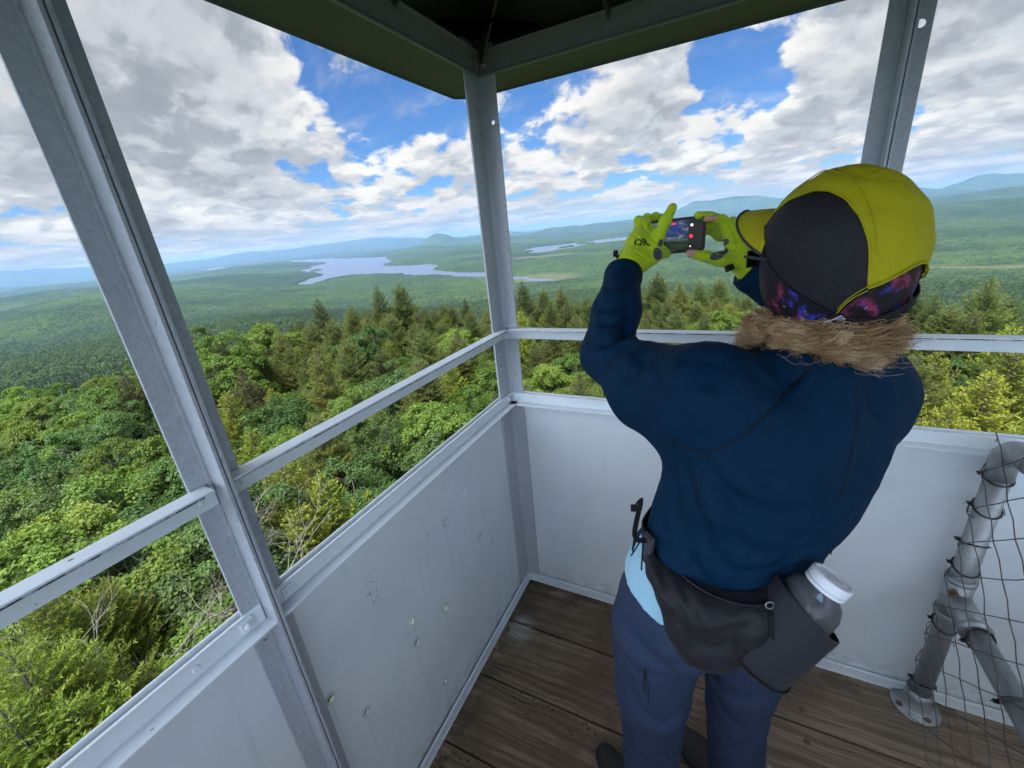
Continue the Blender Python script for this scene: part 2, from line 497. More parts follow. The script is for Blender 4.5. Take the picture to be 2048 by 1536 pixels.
def _wood(N, P, O, g):
    x, y, z = N.sep(P)
    board = N.m('FLOOR', N.m('DIVIDE', N.m('ADD', y, 0.0013), 0.2465))
    rb = N.node('ShaderNodeTexWhiteNoise', {'W': board}, noise_dimensions='1D')
    off = N.m('MULTIPLY', rb, 9.0)
    wv = N.noise(P, 2.5, 3, 0.5)
    yy = N.m('MULTIPLY_ADD', wv, 0.06, y)
    g1 = N.noise(N.comb(N.m('MULTIPLY_ADD', x, 1.6, off), N.m('MULTIPLY', yy, 60), off), 1.0, 5, 0.62)
    g2 = N.noise(N.comb(N.m('MULTIPLY_ADD', x, 6, off), N.m('MULTIPLY', yy, 260), off), 1.0, 3, 0.6)
    big = N.noise(P, 3.1, 4, 0.6)
    c = N.mix(N.ss(g1, 0.3, 0.7), (0.105, 0.071, 0.044), (0.285, 0.208, 0.138))
    c = N.mix(N.ss(big, 0.42, 0.7), c, (0.115, 0.078, 0.050))
    c = N.mix(N.m('MULTIPLY', N.ss(x, 0.75, 1.6), 0.45), c, N.mix(N.ss(g1, 0.3, 0.7), (0.16, 0.135, 0.10), (0.36, 0.31, 0.24)))
    c = N.mix(N.m('MULTIPLY', N.ss(g2, 0.5, 0.72), 0.5), c, (0.032, 0.022, 0.015))
    # algae along the left wall and the far corner, rust by the flange, wet spots, pale lichen
    moss = N.m('MULTIPLY', N.ss(x, 0.0, 0.16, 1.0, 0.0), N.ss(N.noise(P, 16, 4, 0.6), 0.36, 0.6))
    c = N.mix(N.m('MULTIPLY', moss, 0.7), c, (0.045, 0.05, 0.012))
    moss2 = N.m('MULTIPLY', N.ss(y, -0.14, 0.0), N.ss(N.noise(P, 11, 4, 0.6), 0.45, 0.6))
    c = N.mix(N.m('MULTIPLY', moss2, 0.55), c, (0.03, 0.028, 0.016))
    pf = N.vm('DISTANCE', N.comb(x, N.m('MULTIPLY', y, 0.8), 0.0), (0.085, -0.22, 0.0))
    c = N.mix(N.m('MULTIPLY', N.ss(pf, 0.02, 0.075, 1, 0), N.ss(g2, 0.35, 0.6)), c, (0.38, 0.37, 0.33))
    rd = N.vm('DISTANCE', N.comb(x, N.m('MULTIPLY', y, 0.45), 0.0), (1.475, -0.075, 0.0))
    rust = N.m('MULTIPLY', N.ss(N.m('MULTIPLY_ADD', N.noise(P, 28, 4, 0.6), 0.10, rd), 0.05, 0.10, 1, 0), 0.6)
    c = N.mix(N.m('MULTIPLY', rust, N.ss(N.noise(P, 60, 4, 0.7), 0.35, 0.6)), c, (0.13, 0.05, 0.022))
    vo = N.node('ShaderNodeTexVoronoi', {'Vector': P, 'Scale': 55.0, 'Randomness': 1.0}, out=0)
    wet = N.m('MULTIPLY', N.ss(vo, 0.15, 0.28, 1, 0), N.m('MULTIPLY', N.ss(N.noise(P, 5, 3, 0.6), 0.5, 0.6), N.ss(x, 0.9, 0.5)))
    c = N.mix(N.m('MULTIPLY', wet, 0.85), c, (0.012, 0.008, 0.007))
    sp = N.node('ShaderNodeTexVoronoi', {'Vector': P, 'Scale': 26.0}, out=0)
    c = N.mix(N.m('MULTIPLY', N.ss(sp, 0.05, 0.085, 1, 0), N.ss(N.noise(P, 9, 2, 0.5), 0.56, 0.6)), c, (0.40, 0.40, 0.36))
    h = N.m('MULTIPLY_ADD', g1, 0.6, N.m('MULTIPLY', g2, 0.6))
    return {'Base Color': c, 'Normal': N.bump(h, 0.55, 0.004), 'Roughness': N.mix(wet, (0.9, 0.9, 0.9), (0.35, 0.35, 0.35))}
material('deck_wood', _wood, spec=0.3)
def _galv(N, P, O, g):
    v = N.node('ShaderNodeTexVoronoi', {'Vector': P, 'Scale': 70.0}, out=1)
    n = N.noise(P, 12, 4, 0.6)
    n2 = N.noise(P, 160, 3, 0.6)
    c = N.mix(N.m('MULTIPLY_ADD', N.sep(v)[0], 0.3, N.m('MULTIPLY', n, 0.7)), (0.22, 0.24, 0.24), (0.42, 0.44, 0.44))
    c = N.mix(N.m('MULTIPLY', N.ss(N.noise(P, 23, 5, .7), .62, .75), .6), c, (0.12, 0.12, 0.11))
    return {'Base Color': c, 'Normal': N.bump(n2, 0.15, 0.001), 'Roughness': N.lin(n, 0, 1, 0.35, 0.6)}
material('galvanised', _galv, metal=0.55)
plain('wire', (0.10, 0.09, 0.085), 0.3, 90, 0.1, rough=0.5, metal=0.4)
plain('black_plastic', (0.012, 0.012, 0.013), 0.2, 90, 0.1, rough=0.35)
plain('rusty_steel', (0.10, 0.07, 0.05), 0.4, 90, 0.4, rough=0.8)
def bulk(name, lo, hi, mat, parent, bevel=0.0):
    bm = bmesh.new(); box(bm, lo, hi)
    return obj(name, bm, mat, parent, bevel=bevel)
# ------------------------------------------------------------------ the lookout cab (inside faces x = 0 and y = 0, square of side S)
S = 2.10
HC, HR, HT = 0.952, 1.213, 2.064      # top of cap rail, mid rail, top beam
T = 0.006
MP = MATS['white_paint']
cab = empty('lookout_cab', (0, 0, 0))
tag(cab, 'white painted steel lookout cab with open sides, corner post, panels and dark roof', 'lookout cab')

# the four walls are built in wall space (u along the wall, v inward, z) and turned into place
WALLS = {  # name: (origin, u dir, inward dir)
    'far_left': ((0, 0), (0, -1), (1, 0)),
    'far_right': ((0, 0), (1, 0), (0, -1)),
    'near_right': ((S, 0), (0, -1), (-1, 0)),
    'near_left': ((0, -S), (1, 0), (0, 1)),
}
def wall_tools(key):
    (ox, oy), (ux, uy), (nx, ny) = WALLS[key]
    def p(u, v, z): return Vector((ox + ux * u + nx * v, oy + uy * u + ny * v, z))
    def wbox(bm, u0, u1, v0, v1, z0, z1, mi=0):
        c = (p(u0, v0, z0) + p(u1, v1, z1)) / 2
        h = Vector((ux, uy, 0)) * ((u1 - u0) / 2); n = Vector((nx, ny, 0)) * ((v1 - v0) / 2)
        obox(bm, c, h, n, Vector((0, 0, (z1 - z0) / 2)), mi)
    return p, wbox, Vector((ux, uy, 0)), Vector((nx, ny, 0))
HOLE_PLACES = [(0.394, 0.734), (0.515, 0.706), (0.340, 0.502), (0.259, 0.429), (0.590, 0.420),
               (0.736, 0.524), (0.736, 0.440), (0.657, 0.164), (1.010, 0.591), (0.940, 0.441)]

def head(bm, p, n, r, flatness=0.45, seg=8):
    lathe(bm, [(r, -0.001), (r, r * 0.25), (r * 0.7, r * flatness), (0, r * flatness * 1.25)], p, n, seg)

def build_wall(key, front, holes=()):
    p, wb, U, N_ = wall_tools(key)
    half = 1.063 if key == 'far_left' else 1.046
    # panels, two to a wall, set behind the frame
    for k, (a, b) in enumerate(((0.0, half), (half, S))):
        bm = bmesh.new()
        hs = [(u - a, z, r) for (u, z, r) in holes if a < u < b]
        plate(bm, p(a + 0.0005, -0.0008, 0.0), U, (0, 0, 1), b - a - 0.001, HC - 0.012, -N_ * 0.0009, hs)
        for (u, z, r) in hs:      # torn rim pushed inward around each hole
            rx, rz = r
            ring = []
            for j in range(15):
                t = 2 * PI * j / 14
                jit = 1 + 0.22 * math.sin(j * 2.7 + u * 50)
                ring.append(p(a + u + math.cos(t) * rx * 1.12, 0.0012 * jit, z + math.sin(t) * rz * 1.12))
            tube(bm, ring, 0.0009, 6, cap=False)
            for j in range(14):
                t = 2 * PI * j / 14
        # rivet line beside the corner and along the seam
        for uu in ((0.105,) if k == 0 else (S - a - 0.105 + a,)):
            for j in range(26):
                z = 0.06 + j * 0.0335
                head(bm, p(uu, -0.001, z), N_, 0.0026, 0.5, 6)
        pn = obj('wall_panel', bm, MATS['panel_paint'], cab)
    # cap rail: upright leg with a ledge turned inward
    for (a, b) in ((0.0, half - 0.006), (half + 0.006, S)):
        bm = bmesh.new()
        wb(bm, a + 0.003, b, 0.0062, 0.0062 + T, HC - 0.042, HC)
        wb(bm, a + (0.012 if a == 0 else 0.0), b, 0.0062 + T, 0.042, HC - 0.0415, HC - 0.0355)
        for (u, s) in ((a + 0.035, 1), (b - 0.035, 1)):
            obox(bm, p(u, 0.0145, HC - 0.018), U * 0.011, N_ * 0.003, Vector((0, 0, 0.011)))
            head(bm, p(u, 0.0165, HC - 0.018), N_, 0.0075, 0.6, 6)
        for j in range(5):
            u = a + 0.12 + j * (b - a - 0.24) / 4
            head(bm, p(u, 0.0125, HC - 0.019), N_, 0.006, 0.25, 10)
        obj('cap_rail', bm, MP, cab, bevel=0.0012)
        # outer strip
        bm = bmesh.new()
        wb(bm, a + 0.003, b, -0.0085, -0.0045, HC - 0.05, HC + 0.003)
        obj('outer_strip', bm, MP, cab)
        # mid rail: flat leg on top, upright leg below it
        bm = bmesh.new()
        wb(bm, a + 0.004, b, 0.0065, 0.0065 + T, HR - 0.040, HR - 0.0045)
        wb(bm, a + (0.014 if key == 'far_left' or a > 0 else 0.030), b, 0.0065, 0.040, HR - 0.0042, HR + 0.001)
        for u in (a + 0.028, b - 0.028):
            head(bm, p(u, 0.0125, HR - 0.022), N_, 0.006, 0.6, 6)
        obj('mid_rail', bm, MP, cab, bevel=0.001)
        bm = bmesh.new()
        wb(bm, a + 0.03, b - 0.004, 0.0402, 0.0408, HR - 0.0042, HR - 0.0018)
        obj('rail_edge', bm, MATS['chipped_edge'], cab)
    # kick strip along the floor
    bm = bmesh.new()
    wb(bm, 0.012, S - 0.012, 0.0068, 0.016, 0.0005, 0.038)
    wb(bm, 0.016, S - 0.016, 0.0162, 0.020, 0.0005, 0.006)
    obj('kick_strip', bm, MP, cab, bevel=0.002)
    # top beam: upright leg, lip and flat leg above
    bm = bmesh.new()
    wb(bm, 0.010, S - 0.010, 0.0068, 0.013, HT - 0.058, HT)
    wb(bm, 0.014, S - 0.014, 0.0068, 0.0165, HT - 0.062, HT - 0.0582)
    wb(bm, 0.010, S - 0.010, 0.0132, 0.017, HT - 0.026, HT - 0.0005)
    wb(bm, 0.03, S - 0.03, 0.0172, 0.030, HT - 0.0045, HT - 0.001)
    for u in (0.034, S - 0.034):
        head(bm, p(u, 0.0165, HT - 0.034), N_, 0.0125, 0.55, 6)
        head(bm, p(u, 0.0235, HT - 0.034), N_, 0.0065, 0.6, 8)
    obj('top_beam', bm, MATS['dull_paint'], cab, bevel=0.001)
    # middle post: two angles back to back, stems inward
    bm = bmesh.new()
    zt = HT - 0.062
    fl = 0.0385
    for sgn in (-1, 1):
        u0, u1 = sorted((half + sgn * 0.0012, half + sgn * (fl + 0.0015)))
        hl = [((fl * 0.45), 0.87, 0.0055)] if sgn > 0 else []
        hl += [((fl * 0.5), 1.876 - 0.0, 0.0085)] if (sgn > 0) else []
        plate(bm, p(u0, 0.006, 0.002), U, (0, 0, 1), u1 - u0, zt - 0.002, -N_ * 0.0055, hl)
        a, b = sorted((half + sgn * 0.0012, half + sgn * 0.0066))
        wb(bm, a, b, 0.0063, 0.046, 0.002, zt)
    for j in range(5):
        head(bm, p(half - 0.022, 0.006, 0.12 + j * 0.165), N_, 0.005, 0.6, 8)
        head(bm, p(half + 0.026, 0.006, 0.16 + j * 0.15), N_, 0.0032, 0.6, 6)
    # rounded root where leg meets flange
    wb(bm, half - 0.012, half - 0.0068, 0.0063, 0.0095, 0.002, zt)
    wb(bm, half + 0.0068, half + 0.012, 0.0063, 0.0095, 0.002, zt)
    obj('wall_post', bm, MATS['post_paint'], cab, bevel=0.0012)

cab_holes = [(u, z, (0.0055, 0.0065) if i not in (4, 5, 6, 8) else (0.0078, 0.009)) for i, (u, z) in enumerate(HOLE_PLACES)]
build_wall('far_left', True, cab_holes)
build_wall('far_right', True)
build_wall('near_right', False)
build_wall('near_left', False)

# corner posts: equal angles with a rounded root
def corner_post(cx, cy, sx, sy):
    bm = bmesh.new()
    zt = HT + 0.03
    LW, RW = 0.082, 0.0615
    c = Vector((cx, cy, 0))
    ex, ey = Vector((sx, 0, 0)), Vector((0, sy, 0))
    # leg along x
    hx = [(RW * 0.68, 1.876, 0.0072)] + [(RW * 0.6, z, 0.0036) for z in (1.02, 1.115)]
    hy = [(LW * 0.62, 1.885, 0.0042)] + [(LW * 0.6, z, 0.004) for z in (1.06, 1.12)]
    plate(bm, c + ey * 0.006 + Vector((0, 0, 0.002)) + ex * 0.0005, ex, (0, 0, 1), RW, zt, -ey * 0.0055, hx)
    plate(bm, c + ex * 0.006 + Vector((0, 0, 0.002)) + ey * 0.0065, ey, (0, 0, 1), LW, zt, -ex * 0.0055, hy)
    # fillet
    prev = None
    ring0, ring1 = [], []
    for k in range(7):
        a = k / 6 * PI / 2
        q = c + ex * (0.0185 - 0.0125 * math.sin(a)) + ey * (0.0185 - 0.0125 * math.cos(a))
        ring0.append(bm.verts.new(q + Vector((0, 0, 0.003)))); ring1.append(bm.verts.new(q + Vector((0, 0, zt))))
    for k in range(6):
        bm.faces.new((ring0[k], ring0[k + 1], ring1[k + 1], ring1[k]))
    for j in range(7):
        head(bm, c + ex * (RW * 0.55) + ey * 0.006 + Vector((0, 0, 0.08 + j * 0.13)), ey, 0.0035, 0.5, 8)
        head(bm, c + ey * (LW * 0.5) + ex * 0.006 + Vector((0, 0, 0.1 + j * 0.13)), ex, 0.0035, 0.5, 8)
    obj('corner_post', bm, MATS['post_paint'], cab)
for cx, cy, sx, sy in ((0, 0, 1, -1), (S, 0, -1, -1), (S, -S, -1, 1), (0, -S, 1, 1)):
    corner_post(cx, cy, sx, sy)

# roof: hipped sheet with a flat overhanging soffit and a turned-down edge
OH = 0.165
ZE = HT - 0.056
roof = bmesh.new()
e0, e1 = -OH, S + OH
o = [(e0, -e1), (e1, -e1), (e1, -e0), (e0, -e0)]
ch = 0.05
def eave(z, ins=0.0):
    a, b = e0 + ins, e1 - ins
    k = ch
    pts = [(a + k, a), (b - k, a), (b, a + k), (b, b - k), (b - k, b), (a + k, b), (a, b - k), (a, a + k)]
    return [roof.verts.new((x, -y, z)) for x, y in pts]
lo, lo2, hi = eave(ZE - 0.006), eave(ZE + 0.001, 0.006), eave(ZE + 0.03)
inn = [roof.verts.new(q) for q in ((0.016, -0.016, ZE + .001), (S - 0.016, -0.016, ZE + .001), (S - 0.016, -S + 0.016, ZE + .001), (0.016, -S + 0.016, ZE + .001))]
for i in range(8):
    j = (i + 1) % 8
    roof.faces.new((lo[i], lo[j], hi[j], hi[i]))
    roof.faces.new((lo2[i], lo2[j], lo[j], lo[i]))
for i, (a, b, c2) in enumerate(((0, 1, None), (2, 3, None), (4, 5, None), (6, 7, None))):
    roof.faces.new((lo2[a], lo2[b], inn[(i + 1) % 4], inn[i]))
    roof.faces.new((lo2[b], lo2[(b + 1) % 8], inn[(i + 1) % 4]))
apex = roof.verts.new((S / 2, -S / 2, ZE + 0.75))
for i in range(8):
    roof.faces.new((hi[i], hi[(i + 1) % 8], apex))
ro = obj('roof', roof, MATS['dark_roof'], cab)
# hip and common rafters, gusset plates at the corners
for (x, y) in ((0.03, -0.03), (S - 0.03, -0.03), (S - 0.03, -S + 0.03), (0.03, -S + 0.03)):
    bm = bmesh.new()
    a, b = Vector((x, y, ZE + 0.055)), Vector((S / 2, -S / 2, ZE + 0.70))
    d = (b - a).normalized(); sd = d.cross(Vector((0, 0, 1))).normalized(); n = sd.cross(d)
    obox(bm, (a + b) / 2, d * ((b - a).length / 2), sd * 0.022, n * 0.003)
    obox(bm, (a + b) / 2 - n * 0.024, d * ((b - a).length / 2), sd * 0.003, n * 0.0205)
    obj('hip_rafter', bm, MATS['black_steel'], ro)
    bm = bmesh.new()
    cxs = 1 if x < 1 else -1; cys = -1 if y > -1 else 1
    c = Vector((x, y, HT + 0.012))
    v = [bm.verts.new(c + Vector((cxs * u, cys * w, 0))) for u, w in ((-.005, -.005), (0.21, -.005), (0.17, 0.05), (0.05, 0.17), (-.005, 0.21))]
    f = bm.faces.new(v)
    bmesh.ops.solidify(bm, geom=[f], thickness=0.005)
    obj('gusset_plate', bm, MATS['black_steel'], ro)
for k in range(4):
    for t in (0.42, 1.05, 1.68):
        bm = bmesh.new()
        inset = 1.05 - abs(t - 1.05)
        p0 = [(t, -0.02), (S - 0.02, -t), (t, -S + 0.02), (0.02, -t)][k]
        p1 = [(t, -inset), (S - inset, -t), (t, -S + inset), (inset, -t)][k]
        a = Vector((p0[0], p0[1], ZE + 0.06)); b = Vector((p1[0], p1[1], ZE + 0.05 + 0.64 * inset / 1.05))
        d = (b - a).normalized(); sd = d.cross(Vector((0, 0, 1))).normalized(); n = sd.cross(d)
        obox(bm, (a + b) / 2, d * ((b - a).length / 2), sd * 0.018, n * 0.003)
        obox(bm, (a + b) / 2 - n * 0.02, d * ((b - a).length / 2), sd * 0.003, n * 0.0165)
        obj('rafter', bm, MATS['black_steel'], ro)

# floor: wide planks along x, carriage bolt heads at the ends, open hatch by the railing
bm = bmesh.new()
ys = [-0.004, -0.2475, -0.4945, -0.7340, -0.981, -1.227, -1.473, -1.720, -1.967, -2.097]
rr = random.Random(3)
for a, b in zip(ys, ys[1:]):
    g = 0.0036
    dz = rr.uniform(-0.0012, 0.0005)
    x0, x1 = 0.001, S - 0.001
    if a < -0.98 and b > -2.0:
        box(bm, (x0, b + g, -0.038), (1.40, a - g, dz)); box(bm, (1.98, b + g, -0.038), (x1, a - g, dz))
    else:
        box(bm, (x0, b + g, -0.038), (x1, a - g, dz))
fl = obj('floor', bm, MATS['deck_wood'], cab, bevel=0.0035)
for a, b in zip(ys, ys[1:]):
    for xx in (0.045, 1.06, S - 0.05):
        if a < -0.98 and xx > 1.2: continue
        for f in (0.2, 0.8):
            bm = bmesh.new()
            head(bm, (xx + rr.uniform(-.012, .012), a + (b - a) * f, -0.0005), (0, 0, 1), 0.0088, 0.3, 12)
            obj('bolt_head', bm, MATS['rusty_steel'], fl, smooth=True)

# steel tower below the cab
GZ = -11.0
for sx, sy in ((0, 0), (1, 0), (1, 1), (0, 1)):
    bm = bmesh.new()
    top = Vector((sx * S, -sy * S, -0.04)); bot = Vector((sx * S + (2 * sx - 1) * 1.1, -sy * S - (2 * sy - 1) * 1.1, GZ - 0.6))
    tube(bm, [top, bot], 0.05, 4)
    obj('tower_leg', bm, MATS['galvanised'], cab)
bm = bmesh.new()
for k in range(5):
    for (a, b) in (((0, 0), (1, 0)), ((1, 0), (1, 1)), ((1, 1), (0, 1)), ((0, 1), (0, 0))):
        def cp(c, z):
            e = 1.1 * (-z) / 11.5
            return Vector((c[0] * S + (2 * c[0] - 1) * e, -c[1] * S - (2 * c[1] - 1) * e, z))
        z0, z1 = -0.1 - k * 2.2, -0.1 - (k + 1) * 2.2
        tube(bm, [cp(a, z0), cp(b, z1)], 0.018, 4); tube(bm, [cp(b, z0), cp(a, z1)], 0.018, 4)
        tube(bm, [cp(a, z1), cp(b, z1)], 0.022, 4)
obj('cross_bracing', bm, MATS['galvanised'], cab)
bm = bmesh.new()
for t in (0.03, 0.55, 1.05, 1.55, 2.07):
    box(bm, (t - 0.02, -S, -0.14), (t + 0.02, 0, -0.0385))
obj('floor_joist', bm, MATS['galvanised'], cab)
# ------------------------------------------------------------------ galvanised pipe railing with wire fence by the stair hatch
G = MATS['galvanised']
PX, PY, PR = 1.387, -0.055, 0.030
rail = empty('pipe_railing', (PX, PY, 0))
tag(rail, 'galvanised pipe railing with round floor flange and wire mesh tied on by black zip ties', 'railing')
bm = bmesh.new()
tube(bm, [(PX, PY, 0.012), (PX, PY, 0.88)], 0.0245, 24)
obj('upright_pipe', bm, G, rail, smooth=True)
bm = bmesh.new()
pts = [(PX, PY, 0.86), (PX, PY, 0.90)] + [(PX, PY - 0.055 + 0.055 * math.cos(a), 0.90 + 0.055 * math.sin(a)) for a in np.linspace(0.2, PI / 2, 8)] + [(PX, PY - 0.10, 0.955)]
tube(bm, pts, 0.0275, 24)
obj('elbow_fitting', bm, G, rail, smooth=True)
bm = bmesh.new()
tube(bm, [(PX, PY - 0.07, 0.955), (PX, -1.72, 0.955)], 0.0245, 24)
obj('top_pipe', bm, G, rail, smooth=True)
bm = bmesh.new()
tube(bm, [(PX, PY, 0.40), (PX, PY, 0.535)], 0.0315, 24)
lathe(bm, [(0.0335, 0), (0.0335, 0.012), (0.0315, 0.014)], (PX, PY, 0.40), (0, 0, 1), 24)
lathe(bm, [(0.0315, 0), (0.0335, 0.002), (0.0335, 0.014), (0.026, 0.015)], (PX, PY, 0.525), (0, 0, 1), 24)
tube(bm, [(PX, PY - 0.01, 0.468), (PX, PY - 0.125, 0.468)], 0.0315, 24)
lathe(bm, [(0.0315, 0), (0.034, 0.002), (0.034, 0.014), (0.026, 0.015)], (PX, PY - 0.11, 0.468), (0, -1, 0), 24)
tee = obj('tee_fitting', bm, G, rail, smooth=True)
bm = bmesh.new()
lathe(bm, [(0.011, 0), (0.011, 0.014), (0.005, 0.0145), (0.0045, 0.008), (0, 0.008)], (PX - 0.022, PY - 0.036, 0.505), (-0.45, -0.55, 0.7), 12)
obj('set_screw', bm, MATS['rusty_steel'], tee, smooth=True)
bm = bmesh.new()
tube(bm, [(PX, PY - 0.09, 0.468), (PX, -1.72, 0.468)], 0.0245, 24)
obj('mid_pipe', bm, G, rail, smooth=True)
bm = bmesh.new()
tube(bm, [(PX, -1.72, 0.0), (PX, -1.72, 0.98)], 0.0245, 20)
obj('upright_pipe', bm, G, rail, smooth=True)
bm = bmesh.new()
lathe(bm, [(0.0, 0.001), (0.060, 0.001), (0.062, 0.004), (0.060, 0.009), (0.044, 0.012), (0.036, 0.018), (0.0335, 0.055), (0.033, 0.075), (0.026, 0.077)], (PX, PY, 0), (0, 0, 1), 32)
fl = obj('floor_flange', bm, G, rail, smooth=True)
for a in (20, 110, 200, 290):
    bm = bmesh.new()
    q = Vector((PX + 0.047 * math.cos(rad(a)), PY + 0.047 * math.sin(rad(a)), 0.011))
    lathe(bm, [(0.0095, 0), (0.0095, 0.001), (0.006, 0.0045), (0, 0.005)], q, (0, 0, 1), 12)
    obj('screw', bm, MATS['rusty_steel'], fl, smooth=True)
# wire mesh: diamond mesh of bent wire on the near side of the pipes, wrapped a little round the upright
bm = bmesh.new()
rw = random.Random(11)
Y0, Y1, Z0, Z1 = PY + 0.055, -1.70, 0.035, 0.99
XW = PX - 0.036
sy_, sz_ = 0.125, 0.112
nodes = {}
def nd(i, j):
    if (i, j) not in nodes:
        y = Y0 - (i + 0.5 * (j % 2)) * sy_ + rw.uniform(-.0015, .0015)
        z = Z0 + j * sz_ * 0.5 + rw.uniform(-.002, .002)
        x = XW + rw.uniform(-.003, .003)
        if y > PY + 0.01: x += (y - PY - 0.01) * 0.9
        nodes[(i, j)] = Vector((x, y, min(max(z, 0.012), Z1)))
    return nodes[(i, j)]
NI = int((Y0 - Y1) / sy_); NJ = int((Z1 - Z0) / (sz_ * 0.5))
for i in range(NI):
    for j in range(NJ):
        a = nd(i, j)
        for k in ((i + (j % 2), j + 1), (i - 1 + (j % 2), j + 1)):
            if 0 <= k[0] < NI:
                b = nd(*k)
                mid = (a + b) / 2 + Vector((0.003, rw.uniform(-.001, .001), rw.uniform(-.001, .001)))
                tube(bm, [a, mid, b], 0.00125, 5, cap=False)
for j in range(1, NJ, 4):          # loops of wire ends turned round the pipe
    z = nd(0, j).z
    pts = [(PX + 0.032 * math.cos(t), PY + 0.034 * math.sin(t), z + 0.018 * math.sin(t * 1.3 + j)) for t in np.linspace(rad(215), rad(-20), 12)]
    tube(bm, pts, 0.0011, 5, cap=False)
obj('wire_mesh', bm, MATS['wire'], rail, smooth=True)
for (z, tilt) in ((0.862, 0.01), (0.77, 0.014), (0.655, -0.012), (0.575, 0.012), (0.365, 0.014), (0.115, -0.01)):
    bm = bmesh.new()
    r = 0.0275
    pts = [(PX + r * math.cos(t), PY + r * math.sin(t), z + tilt * math.sin(t)) for t in np.linspace(0, 2 * PI, 25)]
    tube(bm, pts, 1, 6, cap=False, flat=(0.0012, 0.0028))
    obox(bm, (PX - r - 0.002, PY + 0.008, z + 0.002), (0.005, 0, 0), (0, 0.0035, 0), (0, 0, 0.0035))
    tube(bm, [(PX - r - 0.004, PY + 0.008, z + 0.002), (PX - r - 0.010, PY + 0.011, z + 0.005)], 0.0013, 6)
    obj('zip_tie', bm, MATS['black_plastic'], rail)
for (y, tilt) in ((-0.20, 0.01), (-0.36, -0.01)):
    bm = bmesh.new()
    r = 0.0275
    pts = [(PX + r * math.cos(t), y + tilt * math.sin(t), 0.468 + r * math.sin(t)) for t in np.linspace(0, 2 * PI, 25)]
    tube(bm, pts, 1, 6, cap=False, flat=(0.0012, 0.0028))
    obox(bm, (PX - r - 0.002, y, 0.455), (0.005, 0, 0), (0, 0.0035, 0), (0, 0, 0.0035))
    tube(bm, [(PX - r - 0.004, y, 0.455), (PX - r - 0.009, y + 0.003, 0.449)], 0.0013, 6)
    obj('zip_tie', bm, MATS['black_plastic'], rail)
# ------------------------------------------------------------------ where the summit trees stand: (compass bearing, metres from the tower, height of the tip)
# d dark spruce, r rusty spruce, y yellow green young spruce, n near balsam fir, b maple or birch
TREE_SPOTS = {
    'd': [(-56.0, 30, -4.02),(-51.5, 36, -2.03),(-50.4, 31, -3.05),(-54.7, 25, -3.92),(-44.2, 38, -1.86),(-41.4, 40, -2.07),(-47.8, 36, -2.93),(-39.8, 36, -4.06),(-36.8, 32, -4.42),(-33.1, 40, -4.22),(-25.1, 38, -2.82),(-22.4, 40, -3.91),(-20.0, 38, -3.77),(-15.8, 36, -4.52),(-7.6, 36, -2.72),(-4.9, 34, -3.38),(-2.6, 38, -3.78),(-0.4, 38, -3.6),(-12.2, 38, -4.74),(-9.8, 40, -4.25),(-6.0, 28, -3.47),(-9.0, 24, -3.82),(-1.8, 26, -3.88),(16.0, 34, -4.54),(17.2, 36, -3.7),(18.9, 32, -3.79),(20.2, 30, -3.98),(22.2, 32, -3.02),(23.8, 34, -4.11),(21.7, 28, -3.84),(16.0, 26, -4.04),(-59.0, 30, -4.15),(-45.3, 23, -3.84),(-37.4, 22, -4.1),(-21.7, 26, -4.28),(-17.6, 28, -4.52),(-24.4, 30, -4.32),(-57.3, 36, -3.78),(-60.7, 32, -3.8)],
    'r': [(-69.5, 30, -2.92),(-71.5, 28, -3.26),(-61.5, 25, -3.88),(-42.0, 20, -4.48),(-68.1, 27, -3.44)],
    'y': [(-63.7, 20, -3.56),(-56.6, 9.5, -3.26),(-60.5, 9, -3.49),(-51.2, 10.5, -4.7),(-62.6, 17, -4.38),(20.2, 21, -4.05),(24.0, 17, -3.39),(22.1, 13.5, -3.28),(25.1, 20, -3.44),(19.0, 16, -3.75),(-60.7, 11, -3.39)],
    'n': [(-84.1, 8, -2.36),(-80.5, 8.5, -3.0),(-79.7, 6.6, -3.47),(-87.1, 6.5, -2.17),(-86.1, 5.8, -2.54),(-84.0, 5.6, -3.02),(-89.3, 6, -2.35)],
    'b': [(-62.5, 31, -2.22),(-58.1, 36, -3.01),(-45.9, 28, -3.13),(-50.0, 18, -3.81),(-42.8, 20, -3.41),(-35.2, 27, -3.85),(-40.7, 13.5, -3.57),(-47.1, 13.5, -3.69),(-34.3, 16, -4.06),(-52.8, 11.5, -3.84),(-59.3, 15, -3.8),(-77.9, 33, -4.21),(-75.3, 31, -3.88),(-73.2, 29, -3.62),(-77.7, 22, -3.5),(-74.9, 20, -3.89),(-70.8, 18, -3.73),(-80.2, 16, -3.11),(-76.5, 15, -3.2),(-74.1, 12, -3.24),(-80.0, 13, -3.01),(-82.8, 11, -2.59),(-69.7, 15, -3.35),(-73.8, 9.3, -3.29),(-71.1, 8.8, -3.43),(-18.4, 20, -4.14),(-14.7, 16, -3.67),(-11.3, 18, -3.55),(18.6, 22, -4.75),(21.7, 24, -4.76),(-53.2, 22, -4.17),(-30.6, 19, -4.13),(-40.7, 12, -4.01),(-29.0, 22, -4.24),(-65.3, 38, -2.24),(-64.5, 28, -2.97),(-22.8, 17, -3.76),(-65.8, 9.5, -2.7),(-72.5, 7.6, -3.72)],
}
# ------------------------------------------------------------------ noise in numpy
def _hash(ix, iy, s):
    h = (ix.astype(np.int64) * 374761393 + iy.astype(np.int64) * 668265263 + s * 1274126177) & 0xffffffff
    h = ((h ^ (h >> 13)) * 1274126177) & 0xffffffff
    return ((h ^ (h >> 16)) & 0xffff) / 65535.0

